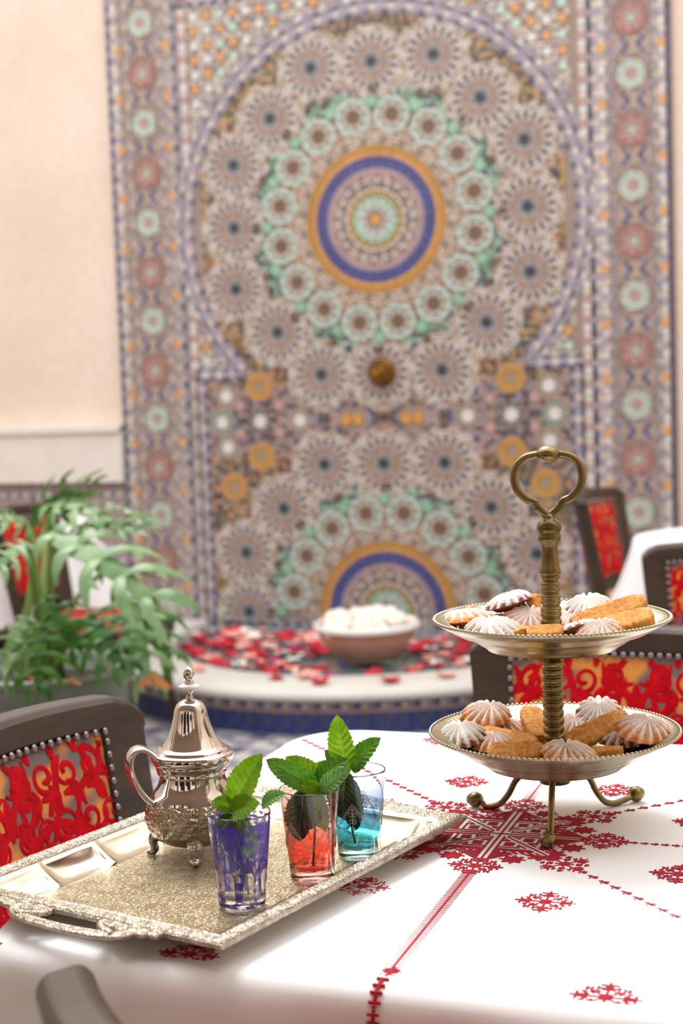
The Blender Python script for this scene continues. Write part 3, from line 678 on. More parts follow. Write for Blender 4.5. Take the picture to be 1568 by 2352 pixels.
# ============================================================ TABLE AND CLOTH
TX, TY, TZ = -.363, 1.482, .75
tb = empty('dining_table', (TX, TY, 0), 'square dining table hidden under the white embroidered cloth', 'table')
b = MB(); b.box((0, 0, .73), (.70, .80, .03), M['wood']); b.build('table_top', tb)
b = MB(); b.box((0, 0, .69), (.60, .70, .06), M['wood']); b.build('apron', tb)
for sx in (-1, 1):
    for sy in (-1, 1): b = MB(); b.tube([(sx * .29, sy * .34, .70), (sx * .29, sy * .34, .35), (sx * .29, sy * .34, 0)], [.03, .024, .02], M['wood'], 10); b.build('leg', tb)
HX, HY, CR = .378, .427, .085
def perim(s):                              # rounded rectangle, s in 0..1 -> point, normal
    segs = [2 * (HX - CR), pi / 2 * CR, 2 * (HY - CR), pi / 2 * CR] * 2; tot = sum(segs); d = s * tot
    cs = [(-(HX - CR), -HY, 0), (HX - CR, -(HY - CR), -pi / 2), (HX, -(HY - CR), pi / 2), (HX - CR, HY - CR, 0), (HX - CR, HY, pi), (-(HX - CR), HY - CR, pi / 2), (-HX, HY - CR, -pi / 2), (-(HX - CR), -(HY - CR), pi)]
    for i, L_ in enumerate(segs):
        if d <= L_ or i == 7: break
        d -= L_
    x, y, a = cs[i]
    if i % 2 == 0: return (x + d * cos(a), y + d * sin(a)), (cos(a - pi / 2), sin(a - pi / 2))
    th = a + d / CR; return (x + CR * cos(th), y + CR * sin(th)), (cos(th), sin(th))
NP = 420
rings = [(-.36, 0), (-.20, 0), (-.06, 0), (-.022, 0), (-.012, -.001), (-.005, -.004), (0, -.010), (.004, -.018), (.007, -.03), (.009, -.05)] + [(.011 + .004 * k, -.05 - .025 * k) for k in range(1, 9)]
def fold(s, dep):
    a = s * 2 * pi; f = sin(a * 17 + 1.3 * sin(a * 5)) * .5 + sin(a * 29 + 2 * sin(a * 3)) * .3 + sin(a * 8) * .4
    return f * .020 * min(1, max(0, (-dep - .006) / .16)) ** 1.1
cl = MB(); vs = []
for off, dep in rings:
    for i in range(NP):
        s = i / NP; (x, y), (nx_, ny_) = perim(s); k = off + fold(s, dep)
        if off < 0:
            sc_x, sc_y = (HX + off) / HX, (HY + off) / HY; px_, py_ = x * max(.02, sc_x), y * max(.02, sc_y)
        else: px_, py_ = x + nx_ * k, y + ny_ * k
        wz = .0012 * noise.noise(Vector((px_ * 7, py_ * 7, 0))) if dep == 0 else 0
        vs.append((px_, py_, dep + wz))
fs = [(r * NP + i, r * NP + (i + 1) % NP, (r + 1) * NP + (i + 1) % NP, (r + 1) * NP + i) for r in range(len(rings) - 1) for i in range(NP)]
vs2 = [(0, 0, 0)]; 
cl.add(vs, fs, M['linen'], True); cl.add([vs[i] for i in range(NP)], [tuple(range(NP))], M['linen'], True)
cloth = cl.build('tablecloth', weld=True); cloth.location = (TX, TY, TZ); tag(cloth, 'white tablecloth with red geometric embroidery draped over the dining table', 'tablecloth')
# embroidery: little raised stitches on a counted grid, eightfold symmetric about the cloth's centre
EC = .00205; EX, EY = 0, -.009
st = set()
def put(i, j):
    for a, c in ((i, j), (-i, j), (i, -j), (-i, -j), (j, i), (-j, i), (j, -i), (-j, -i)): st.add((a, c))
def centre(a, c):                          # a >= c >= 0, in stitches
    r8 = max(a, (a + c) * .7071); sq = a; di = (a + c) * .7071
    if di <= 32 or sq <= 30:
        if c == 0: return True
        if c in (1, 2) and a > 4: return False
        if c == 3 and a > 4: return True
        if a - c < 2: return (a + c) > 8 and (a - c == 0)
        if a - c in (2, 3): return False
        d1 = max(abs(a - 16), abs(c - 8))
        if d1 <= 2: return True
        if d1 == 3 or d1 == 4: return False
        if d1 in (5,): return True
        if 22 <= a <= 23: return False
        if 24 <= a <= 26: return True
        if a in (27, 28): return (c // 2) % 2 == 0
        if sq > 28 and c < 12: return (a + c) % 3 != 0
        return (a * 3 + c * 5) % 4 < 2
    d2 = abs(a - 29) + abs(c - 27)
    if hypot(a - 31, c - 27) < 6.0 + 1.5 * cos(8 * atan2(c - 27, a - 31)): return True
    if hypot(a - 39, c - 15) < 5.0 + 1.6 * cos(8 * atan2(c - 15, a - 39)): return True
    if a < 46 and c < (46 - a) * .8: return c > (44 - a) * .6 or (a + c) % 3 == 0 or (c < 4 and a < 44)
    return False
for a in range(0, 50):
    for c in range(0, a + 1):
        if centre(a, c): put(a, c)
def flake(cx, cy, s=1.0, rot=False):
    pts = set()
    for d in range(-13, 14):
        k = abs(d); w = (1 if k < 3 else (0 if k < 7 else (2 if k < 9 else (1 if k < 12 else 0))))
        for e in range(-w, w + 1): pts.add((d, e)); pts.add((e, d))
        if k in (8, 11): 
            for e in (w + 1, w + 2): pts |= {(d, e), (d, -e), (e, d), (-e, d)}
    for k in range(1, 9):
        for sx in (-1, 1):
            for sy in (-1, 1):
                pts.add((sx * k, sy * k))
                if k in (4, 5, 7): pts |= {(sx * (k + 1), sy * (k - 1)), (sx * (k - 1), sy * (k + 1)), (sx * (k + 1), sy * k)}
                if k == 6: pts |= {(sx * (k + 3), sy * (k - 2)), (sx * (k - 2), sy * (k + 3))}
    for i, j in pts:
        if rot: i, j = round((i - j) * .7071), round((i + j) * .7071)
        st.add((int(round(cx + i * s)), int(round(cy + j * s))))
U = 1 / EC; tick = []
for sx, sy in ((0, 1), (0, -1), (1, 0), (-1, 0)): flake(sx * 52, sy * 52)
for sx in (-1, 1):
    for sy in (-1, 1):
        flake(sx * 40, sy * 40, 1, True)
        for a, c in ((.087, .191), (.191, .087), (.172, .385), (.385, .172)):
            if a < .36: flake(round(sx * a * U), round(sy * c * U))
        for k in range(48, 175):            # diagonal chains of small crosses
            m_ = k % 6
            if m_ < 4: st.add((sx * k, sy * k)); st.add((sx * (k + 1), sy * k))
            if m_ == 2: st |= {(sx * (k + 1), sy * (k - 1)), (sx * (k - 1), sy * (k + 1)), (sx * (k + 2), sy * (k - 1))}
for k in range(60, 176):                    # chains along x, combed bars along y
    if k % 5 < 4: st |= {(k, 0), (-k, 0)}
    if k % 5 == 2: st |= {(k, 1), (k, -1), (-k, 1), (-k, -1)}
for k in range(62, 190):
    for s in (1, -1):
        st.add((0, s * k))
        if k % 2 == 0: tick.append((0, s * k))
    if k in range(180, 188): 
        for s in (1, -1):
            for e in range(-(3 - abs(k - 184)), 5 - abs(k - 184)): st.add((e, s * k))
eb = MB(); h = EC * .5; 
def topz(x, y):
    dx, dy = HX - abs(x), HY - abs(y); return 0
for i, j in st:
    x, y = EX + i * EC, EY + j * EC
    if abs(x) > HX - .025 or abs(y) > HY - .024: continue
    z = .0008; zz = .0001
    eb.add([(x - h, y - h, zz), (x + h, y - h, zz), (x + h, y + h, zz), (x - h, y + h, zz), (x - h * .9, y, z), (x, y - h * .9, z), (x + h * .9, y, z), (x, y + h * .9, z)],
           [(4, 5, 6, 7), (0, 1, 5, 4), (1, 2, 6, 5), (2, 3, 7, 6), (3, 0, 4, 7)], M['thread'])
for i, j in tick:
    x, y = EX + i * EC, EY + j * EC
    if abs(y) > HY - .024: continue
    for s_ in (-1, 1): eb.box((x + s_ * .0040, y, .0003), (.0058, .0006, .0005), M['thread'])
# the bar goes on over the near edge and down the drape
s0 = None
best = min(range(NP), key=lambda i: abs(perim(i / NP)[0][0] - 0) + (0 if perim(i / NP)[0][1] < 0 else 9)); s0 = best / NP
(x0_, y0_), nn = perim(s0)
path = [(dep, off) for off, dep in rings if off >= -.022]
for k in range(len(path) - 1):
    for q_ in range(6):
        f = q_ / 6; dep = path[k][0] * (1 - f) + path[k + 1][0] * f; off = path[k][1] * (1 - f) + path[k + 1][1] * f
        if (path[k + 1][0] - path[k][0]) > -.01 and q_ % 2: continue
        w = .010 if q_ % 3 == 0 else .003
        yy = -HY - max(off, 0) - fold(s0, dep) * (1 if off > 0 else 0) - .0018 if off > 0 else -HY - off - .0005
        eb.box((0, yy, dep + .001), (w, .0012 if dep < -.012 else .0022, .0022), M['thread'])
o = eb.build('embroidery', cloth); o['label'] = 'red counted-thread embroidery'

# ============================================================ TRAY
TC = Vector((-.594, 1.295, TZ + .0015)); TA = atan2(.971, .2391)
tr_ = empty('serving_tray', TC, 'rectangular engraved silver-gilt serving tray with embossed rim, holding teapot and glasses', 'tray', rz=TA)
HL, HS = .2035, .1556
def tray_h(x, y):
    dx, dy = HL - abs(x), HS - abs(y); d = min(dx, dy); a = y if dx < dy else x
    if dx < dy: half = HS
    else: half = HL
    if d < .016:
        t_ = d / .016; z = .0205 + .0032 * sin(pi * t_) ** .7
        z += .0007 * sin(a * 700 + 4 * sin(t_ * 7)) * sin(pi * t_) + .0012 * noise.noise(Vector((x * 260, y * 260, 1))) * sin(pi * t_)
        return z, 0
    if d < .019: return .0195, 2
    if d < .052:
        t_ = (d - .019) / .033; z = .019 * (1 - t_) ** 1.15
        c = abs(((a / .078) + .5) % 1 - .5) * 2     # 0 at a rib .. 1 mid-lobe
        rib = math.exp(-((1 - c) / .09) ** 2)
        if c > .999: pass
        z += (-.0055 * sin(pi * t_) * sqrt(max(0, 1 - c ** 4)) + .0022 * rib * sin(pi * t_) ** .6)
        return z, 2
    return .0016 + .0002 * noise.noise(Vector((x * 90, y * 90, 0))), 1
def axis(Hh, n1=6):
    e = [0, .003, .006, .009, .012, .0145, .016, .0175, .019] + [.019 + .033 * i / 9 for i in range(1, 10)]
    left = [-Hh + q_ for q_ in e]; mid = []; a, c = -Hh + .052, Hh - .052; n = int((c - a) / .0052)
    return left + [a + (c - a) * i / n for i in range(1, n)] + [-q_ for q_ in left[::-1]]
def axis2(Hh):
    e = [0, .003, .006, .009, .012, .0145, .016, .0175, .019]; left = [-Hh + q_ for q_ in e]; a, c = -Hh + .019, Hh - .019; n = int((c - a) / .0031)
    return left + [a + (c - a) * i / n for i in range(1, n)] + [-q_ for q_ in left[::-1]]
ax_, ay_ = axis2(HL), axis2(HS); V = []; cat = []
for x in ax_:
    for y in ay_: z, m_ = tray_h(x, y); V.append((x, y, z)); cat.append(m_)
ny = len(ay_)
parts = {0: MB(), 1: MB(), 2: MB()}
mm = {0: M['trayrim'], 1: M['trayfloor'], 2: M['trayslope']}
for k, pb in parts.items():
    idx = {}; vs = []; fs = []
    for i in range(len(ax_) - 1):
        for j in range(ny - 1):
            q_ = [i * ny + j, (i + 1) * ny + j, (i + 1) * ny + j + 1, i * ny + j + 1]; cc = [cat[u_] for u_ in q_]
            kk = max(set(cc), key=cc.count) if len(set(cc)) > 1 else cc[0]
            if kk != k: continue
            f = []
            for u_ in q_:
                if u_ not in idx: idx[u_] = len(vs); vs.append(V[u_])
                f.append(idx[u_])
            fs.append(tuple(f))
    pb.add(vs, fs, mm[k], True)
    if k == 0:   # turned-down outer lip
        cr = [(-HL, -HS), (HL, -HS), (HL, HS), (-HL, HS)]
        for e in range(4):
            (xa, ya), (xb, yb_) = cr[e], cr[(e + 1) % 4]; pb.add([(xa, ya, .0205), (xb, yb_, .0205), (xb * .998, yb_ * .998, .0165), (xa * .998, ya * .998, .0165)], [(0, 1, 2, 3)], mm[0])
    o = pb.build({0: 'embossed_rim', 1: 'tray_floor', 2: 'lobed_slope'}[k], tr_)
    sm_ = o.modifiers.new('s', 'SOLIDIFY'); sm_.thickness = .0012; sm_.offset = -1
for s in (-1, 1):     # cast handles on the short sides
    b = MB(); z = .0185
    P = pipe([(s * (HL - .003), -.062, z), (s * (HL + .012), -.066, z - .001), (s * (HL + .020), -.050, z - .002), (s * (HL + .0245), -.02, z - .002), (s * (HL + .0245), .02, z - .002), (s * (HL + .020), .050, z - .002), (s * (HL + .012), .066, z - .001), (s * (HL - .003), .062, z)], 6)
    b.tube(P, .0042, M['trayrim'], 10, flat_=(.75, 1.25))
    for yy in (-1, 1):
        for k in range(5): b.sphere((s * (HL + .004 + .003 * (k % 2)), yy * (.044 + k * .011), z), .0062, M['trayrim'], 10, 6, (1.0, 1.2, .6))
        b.tube(pipe([(s * (HL + .02), yy * .055, z), (s * (HL + .012), yy * .035, z), (s * (HL + .004), yy * .030, z), (s * (HL + .006), yy * .042, z)], 5), .003, M['trayrim'], 8)
    b.build('handle', tr_)
TF = TZ + .0035         # level of the tray floor

# ============================================================ TEAPOT
tp = empty('teapot', (-.643, 1.333, TF), 'small polished silver teapot with embossed belly and domed lid on the tray', 'teapot')
K = 1 / 2330
b = MB()
body = [(0, 30), (60, 30), (84, 38), (100, 52), (108, 68), (112, 88), (111, 104), (107, 120), (101, 133)]
prof = [(r * K, z * K) for r, z in pipe_pts] if False else None
def sm_prof(P, n=5): return [(p.x, p.y) for p in pipe([(r * K, z * K, 0) for r, z in P], n)]
pf = sm_prof(body)
def emb(a, j, r, z):
    if z < 48 * K or z > 131 * K: return 0, 0
    e = sin(pi * (z - 48 * K) / (83 * K)) ** .5
    q1 = noise.noise(Vector((cos(a) * 9, sin(a) * 9, z * 260))) ; q2 = abs(sin(a * 9)) * (1 if z > 100 * K else .3)
    q3 = abs(sin(a * 18 + z * 900))
    return e * (.0016 * q2 + .0022 * q1 + .0007 * q3), 0
pf2 = []
for i in range(60): 
    t_ = i / 59 * (len(pf) - 1); i0 = min(int(t_), len(pf) - 2); f = t_ - i0; pf2.append((pf[i0][0] * (1 - f) + pf[i0 + 1][0] * f, pf[i0][1] * (1 - f) + pf[i0 + 1][1] * f))
b.lathe(pf2, M['potbelly'], 220, ripple=emb); b.build('belly', tp)
b = MB(); b.lathe(sm_prof([(101, 133), (95, 146), (86, 160), (79, 176), (76, 188)]), M['pot'], 96)
b.lathe([(r * K, z * K) for r, z in [(76, 188), (80, 190), (81, 196), (77, 199), (80, 204), (88, 213), (90, 216), (86, 219)]], M['pot'], 96); b.build('neck', tp)
b = MB(); b.lathe([(r * K, z * K) for r, z in [(84, 219), (93, 221), (96, 226), (97, 233), (95, 240), (90, 243), (84, 243)]] + sm_prof([(84, 243), (80, 250), (72, 254), (66, 262), (58, 275), (52, 288), (46, 304), (41, 322), (37, 340), (30, 354), (18, 362), (9, 364)]), M['pot'], 96); lid = b.build('lid', tp)
b = MB(); b.lathe([(r * K, z * K) for r, z in [(9, 362), (9, 368), (7, 372), (8, 384), (11, 388)]] + [(0, 388 * K)], M['pot'], 32)
b.lathe([(r * K, z * K) for r, z in [(0, 400), (11, 400), (12, 404), (8, 408), (8, 411), (12, 416), (13, 424), (11, 432), (6, 438), (0, 440)]], M['pot'], 32); b.build('finial', lid)
b = MB(); b.lathe([(r * K, z * K) for r, z in [(0, 387), (20, 387), (25, 391), (24, 396), (14, 400), (0, 401)]], M['ceramic'], 40); o = b.build('finial_disc', lid); o['label'] = 'white disc on the finial'
CL = Vector((-.942, -.333, 0))      # towards image left
vd = Vector((-.20, -.08, 0)) * 0
HD = (CL + Vector((.13, -.42, 0))).normalized()
def hp(d, z): return (HD.x * d * K, HD.y * d * K, z * K)
b = MB(); P = pipe([hp(78, 196), hp(84, 222), hp(98, 246), hp(120, 262), hp(140, 258), hp(151, 236), hp(148, 205), hp(134, 172), hp(118, 148), hp(104, 132), hp(98, 122)], 7)
b.tube(P, [.0052 + .0016 * sin(pi * i / (len(P) - 1)) for i in range(len(P))], M['pot'], 16, flat_=(.50, 1.5), up=(0, 0, 1)); h_ = b.build('handle', tp)
b = MB(); side = Vector((-HD.y, HD.x, 0))
for s in (-1, 1):
    for i in range(7, 42):
        p = P[i]; q_ = p + side * (s * .0088); b.sphere(q_, .0013, M['pot'], 6, 4)
b.build('beading', h_)
SD = (-HD * .8 + Vector((.25, .35, 0)) * .6).normalized()
b = MB(); P = pipe([(SD.x * 92 * K, SD.y * 92 * K, 96 * K), (SD.x * 122 * K, SD.y * 122 * K, 112 * K), (SD.x * 138 * K, SD.y * 138 * K, 138 * K), (SD.x * 154 * K, SD.y * 154 * K, 160 * K)], 6)
b.tube(P, [.011 - .007 * i / (len(P) - 1) for i in range(len(P))], M['pot'], 12); b.build('spout', tp)
for k in range(4):      # scrolled feet
    a = math.radians(-66 + 90 * k); d = Vector((cos(a), sin(a), 0)); w_ = Vector((-d.y, d.x, 0))
    def fp(r, z): return (d.x * r * K, d.y * r * K, z * K)
    b = MB(); b.sphere(fp(86, 50), .0085, M['potbelly'], 14, 8, (1.1, 1.1, .9))
    P = pipe([fp(84, 52), fp(98, 42), (fp(99, 28)), fp(96, 14), fp(104, 5)], 5); b.tube(P, [.006 - .0022 * i / (len(P) - 1) for i in range(len(P))], M['pot'], 10, flat_=(1, 1.3))
    b.sphere(fp(108, 7), .0034, M['pot'], 10, 6, (1.2, 1.2, .9)); b.build('foot', tp)

# ============================================================ GLASSES AND MINT
def ro(z): return .0212 + (.0285 - .0212) * (z - .012) / .0745
def tea_glass(loc, kind, label):
    root = empty('tea_glass', loc, label, 'glass', 'small tea glasses on the tray')
    prof = [(0, .0005), (.012, .0005), (.0185, .0005), (.0192, .0006), (.0205, .002), (.0210, .0035), (.0212, .012)] + [(ro(.012 + .0740 * f), .012 + .0740 * f) for f in (.02, .1, .3, .5, .7, .9, .98, 1)] + [(.02848, .0866), (.0281, .0871), (.0276, .0868)] + [(ro(.0862 - .071 * f) - .0011, .0862 - .071 * f) for f in (0, .02, .1, .3, .5, .7, .9, .98, 1)] + [(.0196, .0125), (.0185, .0112), (.016, .0102), (.010, .0095), (.004, .009), (0, .009)]
    b = MB(); b.lathe(prof, M[kind], 64); o = b.build('glass_body', root, weld=True)
    return root
g1 = tea_glass((-.534, 1.197, TF), 'glass_clear', 'clear tea glass coated with patchy violet paint, nearest on the tray, holding mint')
g2 = tea_glass((-.5005, 1.2863, TF), 'glass_red', 'red tinted tea glass with etched zigzag pattern, middle of the three, holding mint')
g3 = tea_glass((-.4787, 1.3601, TF), 'glass_blue', 'turquoise tinted tea glass with etched pattern, farthest of the three, holding mint')
# violet paint with clear arched windows round the foot
b = MB(); nA, nZ = 192, 70; vs = []; fs = []
for i in range(nA):
    for j in range(nZ + 1): z = .0045 + (.0805 - .0045) * j / nZ; r = (ro(z) if z > .012 else .0208 + (z - .003) * .05) + .00025; a = 2 * pi * i / nA; vs.append((r * cos(a), r * sin(a), z))
for i in range(nA):
    for j in range(nZ):
        z = .0045 + (.0805 - .0045) * (j + .5) / nZ; ph = ((i + .5) / nA * 8) % 1 - .5; wdt = .30 if z < .030 else .30 * sqrt(max(0, 1 - ((z - .030) / .0075) ** 2)); 
        if z < .012: wdt = .30 * sqrt(max(0, 1 - ((.012 - z) / .005) ** 2))
        if abs(ph) < wdt and .007 < z < .0375: continue
        i2 = (i + 1) % nA; fs.append((i * (nZ + 1) + j, i2 * (nZ + 1) + j, i2 * (nZ + 1) + j + 1, i * (nZ + 1) + j + 1))
b.add(vs, fs, M['violet'], True); o = b.build('paint_coat', g1); o['label'] = 'patchy violet paint coat with clear arched windows'
o.rotation_euler = (0, 0, .3)
def etched(root, m_, phase):
    for zz in (0, .0028):
        b = MB(); n = 8; P = []
        for k in range(n * 8):
            f = (k / 8) % 2; tri = f if f < 1 else 2 - f; z = .030 + zz + tri * .026; a = 2 * pi * k / (n * 8) + phase; r = ro(z) + .0001; P.append((r * cos(a), r * sin(a), z))
        b.tube(P, .00035, M[m_], 5, closed=True); b.build('etched_zigzag', root)
    for k in range(4):
        b = MB(); a0 = 2 * pi * (k + .5) / 4 + phase
        def q_(da, z): r = ro(z) + .0001; return (r * cos(a0 + da), r * sin(a0 + da), z)
        b.tube([q_(0, .034 + .0022 * i) for i in range(10)], .0004, M[m_], 5)
        for sx in (-1, 1):
            for zc in (.041, .048): b.tube([q_(sx * (.085 + .065 * cos(2 * pi * i / 10)), zc + .0022 * sin(2 * pi * i / 10)) for i in range(10)], .00035, M[m_], 5, closed=True)
        for z in (.034, .054): b.tube([q_(.05 * cos(2 * pi * i / 8), z + .0018 * sin(2 * pi * i / 8)) for i in range(8)], .00035, M[m_], 5, closed=True)
        b.build('etched_flower', root)
etched(g2, 'etch', .35); etched(g3, 'etch', .9)
def mint_leaf(root, base, tip, width, up=(0, -1, .35), m='mintleaf', curl=.12, name='leaf'):
    width = width * 1.15; B, T = Vector(base), Vector(tip); Lg = (T - B).length; R = frame(T - B, up); nu, nv = 78, 24; b = MB(); vn = []
    def fn(u, v):
        s = (v - .5) * 2; prof_ = (sin(pi * min(1, u) ** .88) ** .58) * (1 - .10 * u) * (1 if u < .9 else (1 - u) ** .35 * 2.24) if 0 < u < 1 else 0
        ser = 1 + .12 * (abs((u * 13) % 1 - .5) * 2 - .5) * min(1, 5 * u * (1 - u))
        y = s * width / 2 * prof_ * (ser if abs(s) > .8 else 1)
        vein = abs(sin((u * 8.5 - abs(s) * 1.6) * pi)); z = curl * Lg * sin(pi * u) * .7 + abs(s) * width * .12 * prof_ + .0022 * vein * min(1, abs(s) * 3) * prof_ - .0006 * (1 - min(1, abs(s) * 9)) * 0
        vn.append(max(0, 1 - abs(s) * 14) * (1 - u * .4) + .35 * max(0, 1 - vein * 4.5))
        z += .0005 * noise.noise(Vector((u * 26, s * 10, B.x * 50)))
        return tuple(B + R @ Vector((u * Lg, y, z)))
    b.grid(fn, nu, nv, M[m]); me = b.mesh(name); o = link(name, me, root)
    attr(o, 'vein', [min(1, q_) for q_ in vn]); return o
def sprig(label, leaves, stems):
    root = empty('mint_sprig', stems[0][-1], label, 'mint', 'fresh mint in the tea glasses')
    root.location = (0, 0, 0); org = Vector(stems[0][-1])
    root.location = org
    for L_ in leaves:
        base, tip, w = L_[:3]; kw = L_[3] if len(L_) > 3 else {}
        mint_leaf(root, Vector(base) - org, Vector(tip) - org, w, **kw)
    for P in stems:
        b = MB(); P = pipe([Vector(p) - org for p in P], 5); b.tube(P, [.0014 - .0005 * i / len(P) for i in range(len(P))], M['stem'], 8); b.build('stem', root)
sprig('mint sprig with one large upright leaf in the violet glass',
      [((-.541, 1.2, .843), (-.505, 1.188, .896), .027, dict(up=(-.2, -1, .1), m='mintleaf', curl=.05)), ((-.541, 1.196, .838), (-.508, 1.185, .853), .022, dict(up=(-.1, -1, .5), m='mintleaf')),
       ((-.515, 1.206, .842), (-.494, 1.212, .855), .016, dict(up=(0, -.6, 1), m='mintpale')), ((-.540, 1.198, .842), (-.557, 1.192, .850), .015, dict(up=(0, -.9, .6), m='mintleaf')),
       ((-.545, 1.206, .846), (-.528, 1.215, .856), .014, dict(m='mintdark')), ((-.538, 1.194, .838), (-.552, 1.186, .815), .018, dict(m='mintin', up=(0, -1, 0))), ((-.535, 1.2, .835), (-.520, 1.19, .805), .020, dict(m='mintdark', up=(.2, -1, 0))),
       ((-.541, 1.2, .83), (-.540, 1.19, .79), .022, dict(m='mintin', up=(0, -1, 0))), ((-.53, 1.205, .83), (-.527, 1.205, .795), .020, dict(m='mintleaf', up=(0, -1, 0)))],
      [[(-.5415, 1.2, .846), (-.537, 1.199, .81), (-.530, 1.197, .78), (-.526, 1.194, TF + .0125)]])
sprig('mint sprig with leaves spreading to both sides in the red glass',
      [((-.489, 1.286, .840), (-.5385, 1.275, .868), .021, dict(up=(-.3, -1, .5), m='mintdark', curl=.16)), ((-.487, 1.292, .838), (-.524, 1.288, .868), .022, dict(up=(.1, -1, .8), m='mintleaf', curl=.12)),
       ((-.494, 1.286, .842), (-.463, 1.294, .868), .020, dict(up=(-.3, -1, .5), m='mintdark')), ((-.487, 1.280, .838), (-.454, 1.276, .863), .017, dict(up=(.2, -1, .6), m='mintpale')), ((-.489, 1.28, .84), (-.503, 1.272, .848), .014, dict(m='mintleaf')),
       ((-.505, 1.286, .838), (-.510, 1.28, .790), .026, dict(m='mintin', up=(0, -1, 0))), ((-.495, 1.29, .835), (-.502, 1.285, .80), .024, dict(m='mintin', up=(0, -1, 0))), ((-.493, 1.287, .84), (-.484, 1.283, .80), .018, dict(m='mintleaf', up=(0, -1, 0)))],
      [[(-.489, 1.286, .842), (-.494, 1.286, .82), (-.497, 1.286, .79), (-.4985, 1.284, TF + .0125)], [(-.489, 1.286, .842), (-.507, 1.286, .835), (-.510, 1.28, .81)]])
sprig('mint sprig with a tall upright leaf and a broad side leaf in the blue glass',
      [((-.489, 1.36, .838), (-.4942, 1.352, .896), .024, dict(up=(.1, -1, .1), m='mintleaf', curl=.03)), ((-.483, 1.36, .838), (-.4525, 1.36, .873), .021, dict(up=(-.5, -1, .2), m='mintdark')),
       ((-.491, 1.36, .840), (-.5095, 1.356, .859), .013, dict(up=(0, -1, .5), m='mintdark')), ((-.489, 1.354, .838), (-.518, 1.345, .846), .014, dict(up=(0, -1, .6), m='mintleaf')), ((-.485, 1.362, .84), (-.470, 1.368, .848), .012, dict(m='mintleaf')),
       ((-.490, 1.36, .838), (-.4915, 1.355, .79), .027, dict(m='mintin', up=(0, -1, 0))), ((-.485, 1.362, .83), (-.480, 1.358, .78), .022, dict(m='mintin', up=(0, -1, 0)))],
      [[(-.4885, 1.36, .842), (-.489, 1.36, .81), (-.487, 1.36, .79), (-.482, 1.358, TF + .0125)]])

# ============================================================ CAKE STAND
SX, SY = -.3187, 1.5378
stn = empty('cake_stand', (SX, SY, TZ), 'two-tier brass cake stand with a ring handle, holding biscuits, on the embroidered cloth', 'cake stand')
zz = lambda z: z - TZ
b = MB(); pr_ = [(0, .800)]
z = .800
seq = [(.0095, .845), (.0095, .850)]
pr_ = [(0, .79), (.016, .79), (.0185, .797), (.012, .803), (.0095, .806), (.0095, .815)]
z = .815; k = 0
while z < .918:
    r = .0112 if k % 2 == 0 else .0096
    hgt = .0065 if k % 2 == 0 else .0022
    if z < .832: hgt *= .45; r = .0102 if k % 2 == 0 else .0095
    pr_ += [(r - .0007, z), (r, z + hgt * .25), (r, z + hgt * .75), (r - .0007, z + hgt)]; z += hgt; k += 1
pr_ += [(.0092, z), (.0092, .945), (.0098, .950)]
z = .952; k = 0
while z < 1.008:
    wid = .0110 - .0012 * max(0, (z - .97) / .04); r = wid if k % 3 else wid - .0014; hgt = .0052 if k % 3 else .0026
    pr_ += [(r - .0007, z), (r, z + hgt * .2), (r, z + hgt * .8), (r - .0007, z + hgt)]; z += hgt; k += 1
pr_ += [(r_, z_ - .019) for r_, z_ in [(.0102, 1.030), (.0112, 1.032), (.0112, 1.036), (.0104, 1.038), (.0095, 1.045), (.0082, 1.060), (.0086, 1.061), (.0088, 1.064), (.0118, 1.067), (.0122, 1.072), (.0105, 1.074), (.0118, 1.076), (.0130, 1.080), (.0122, 1.085), (.0085, 1.088), (.006, 1.091), (.0052, 1.095), (0, 1.096)]]
b.lathe([(r, zz(z_)) for r, z_ in pr_], M['brass'], 40); b.build('stem', stn)
RV = Vector((.943, .333, 0))
def hh(x, z_): return (RV.x * x, RV.y * x, zz(z_ - .019))
PX = 1 / 2190
b = MB()
for s in (-1, 1):
    P = pipe([hh(0, 1.092), hh(s * .0085, 1.0985), hh(s * .0135, 1.1050), hh(s * .0155, 1.1075), hh(s * .024, 1.1115), hh(s * .0325, 1.1215), hh(s * .0355, 1.134), hh(s * .0325, 1.1455), hh(s * .024, 1.1535), hh(s * .012, 1.1565), hh(0, 1.157)], 6)
    b.tube(P, [.0048 if i < 10 else .0045 for i in range(len(P))], M['brass'], 12)
b.sphere(hh(0, 1.157), .0098, M['brass'], 20, 12, (1.3, 1.3, .95)); b.build('ring_handle', stn)
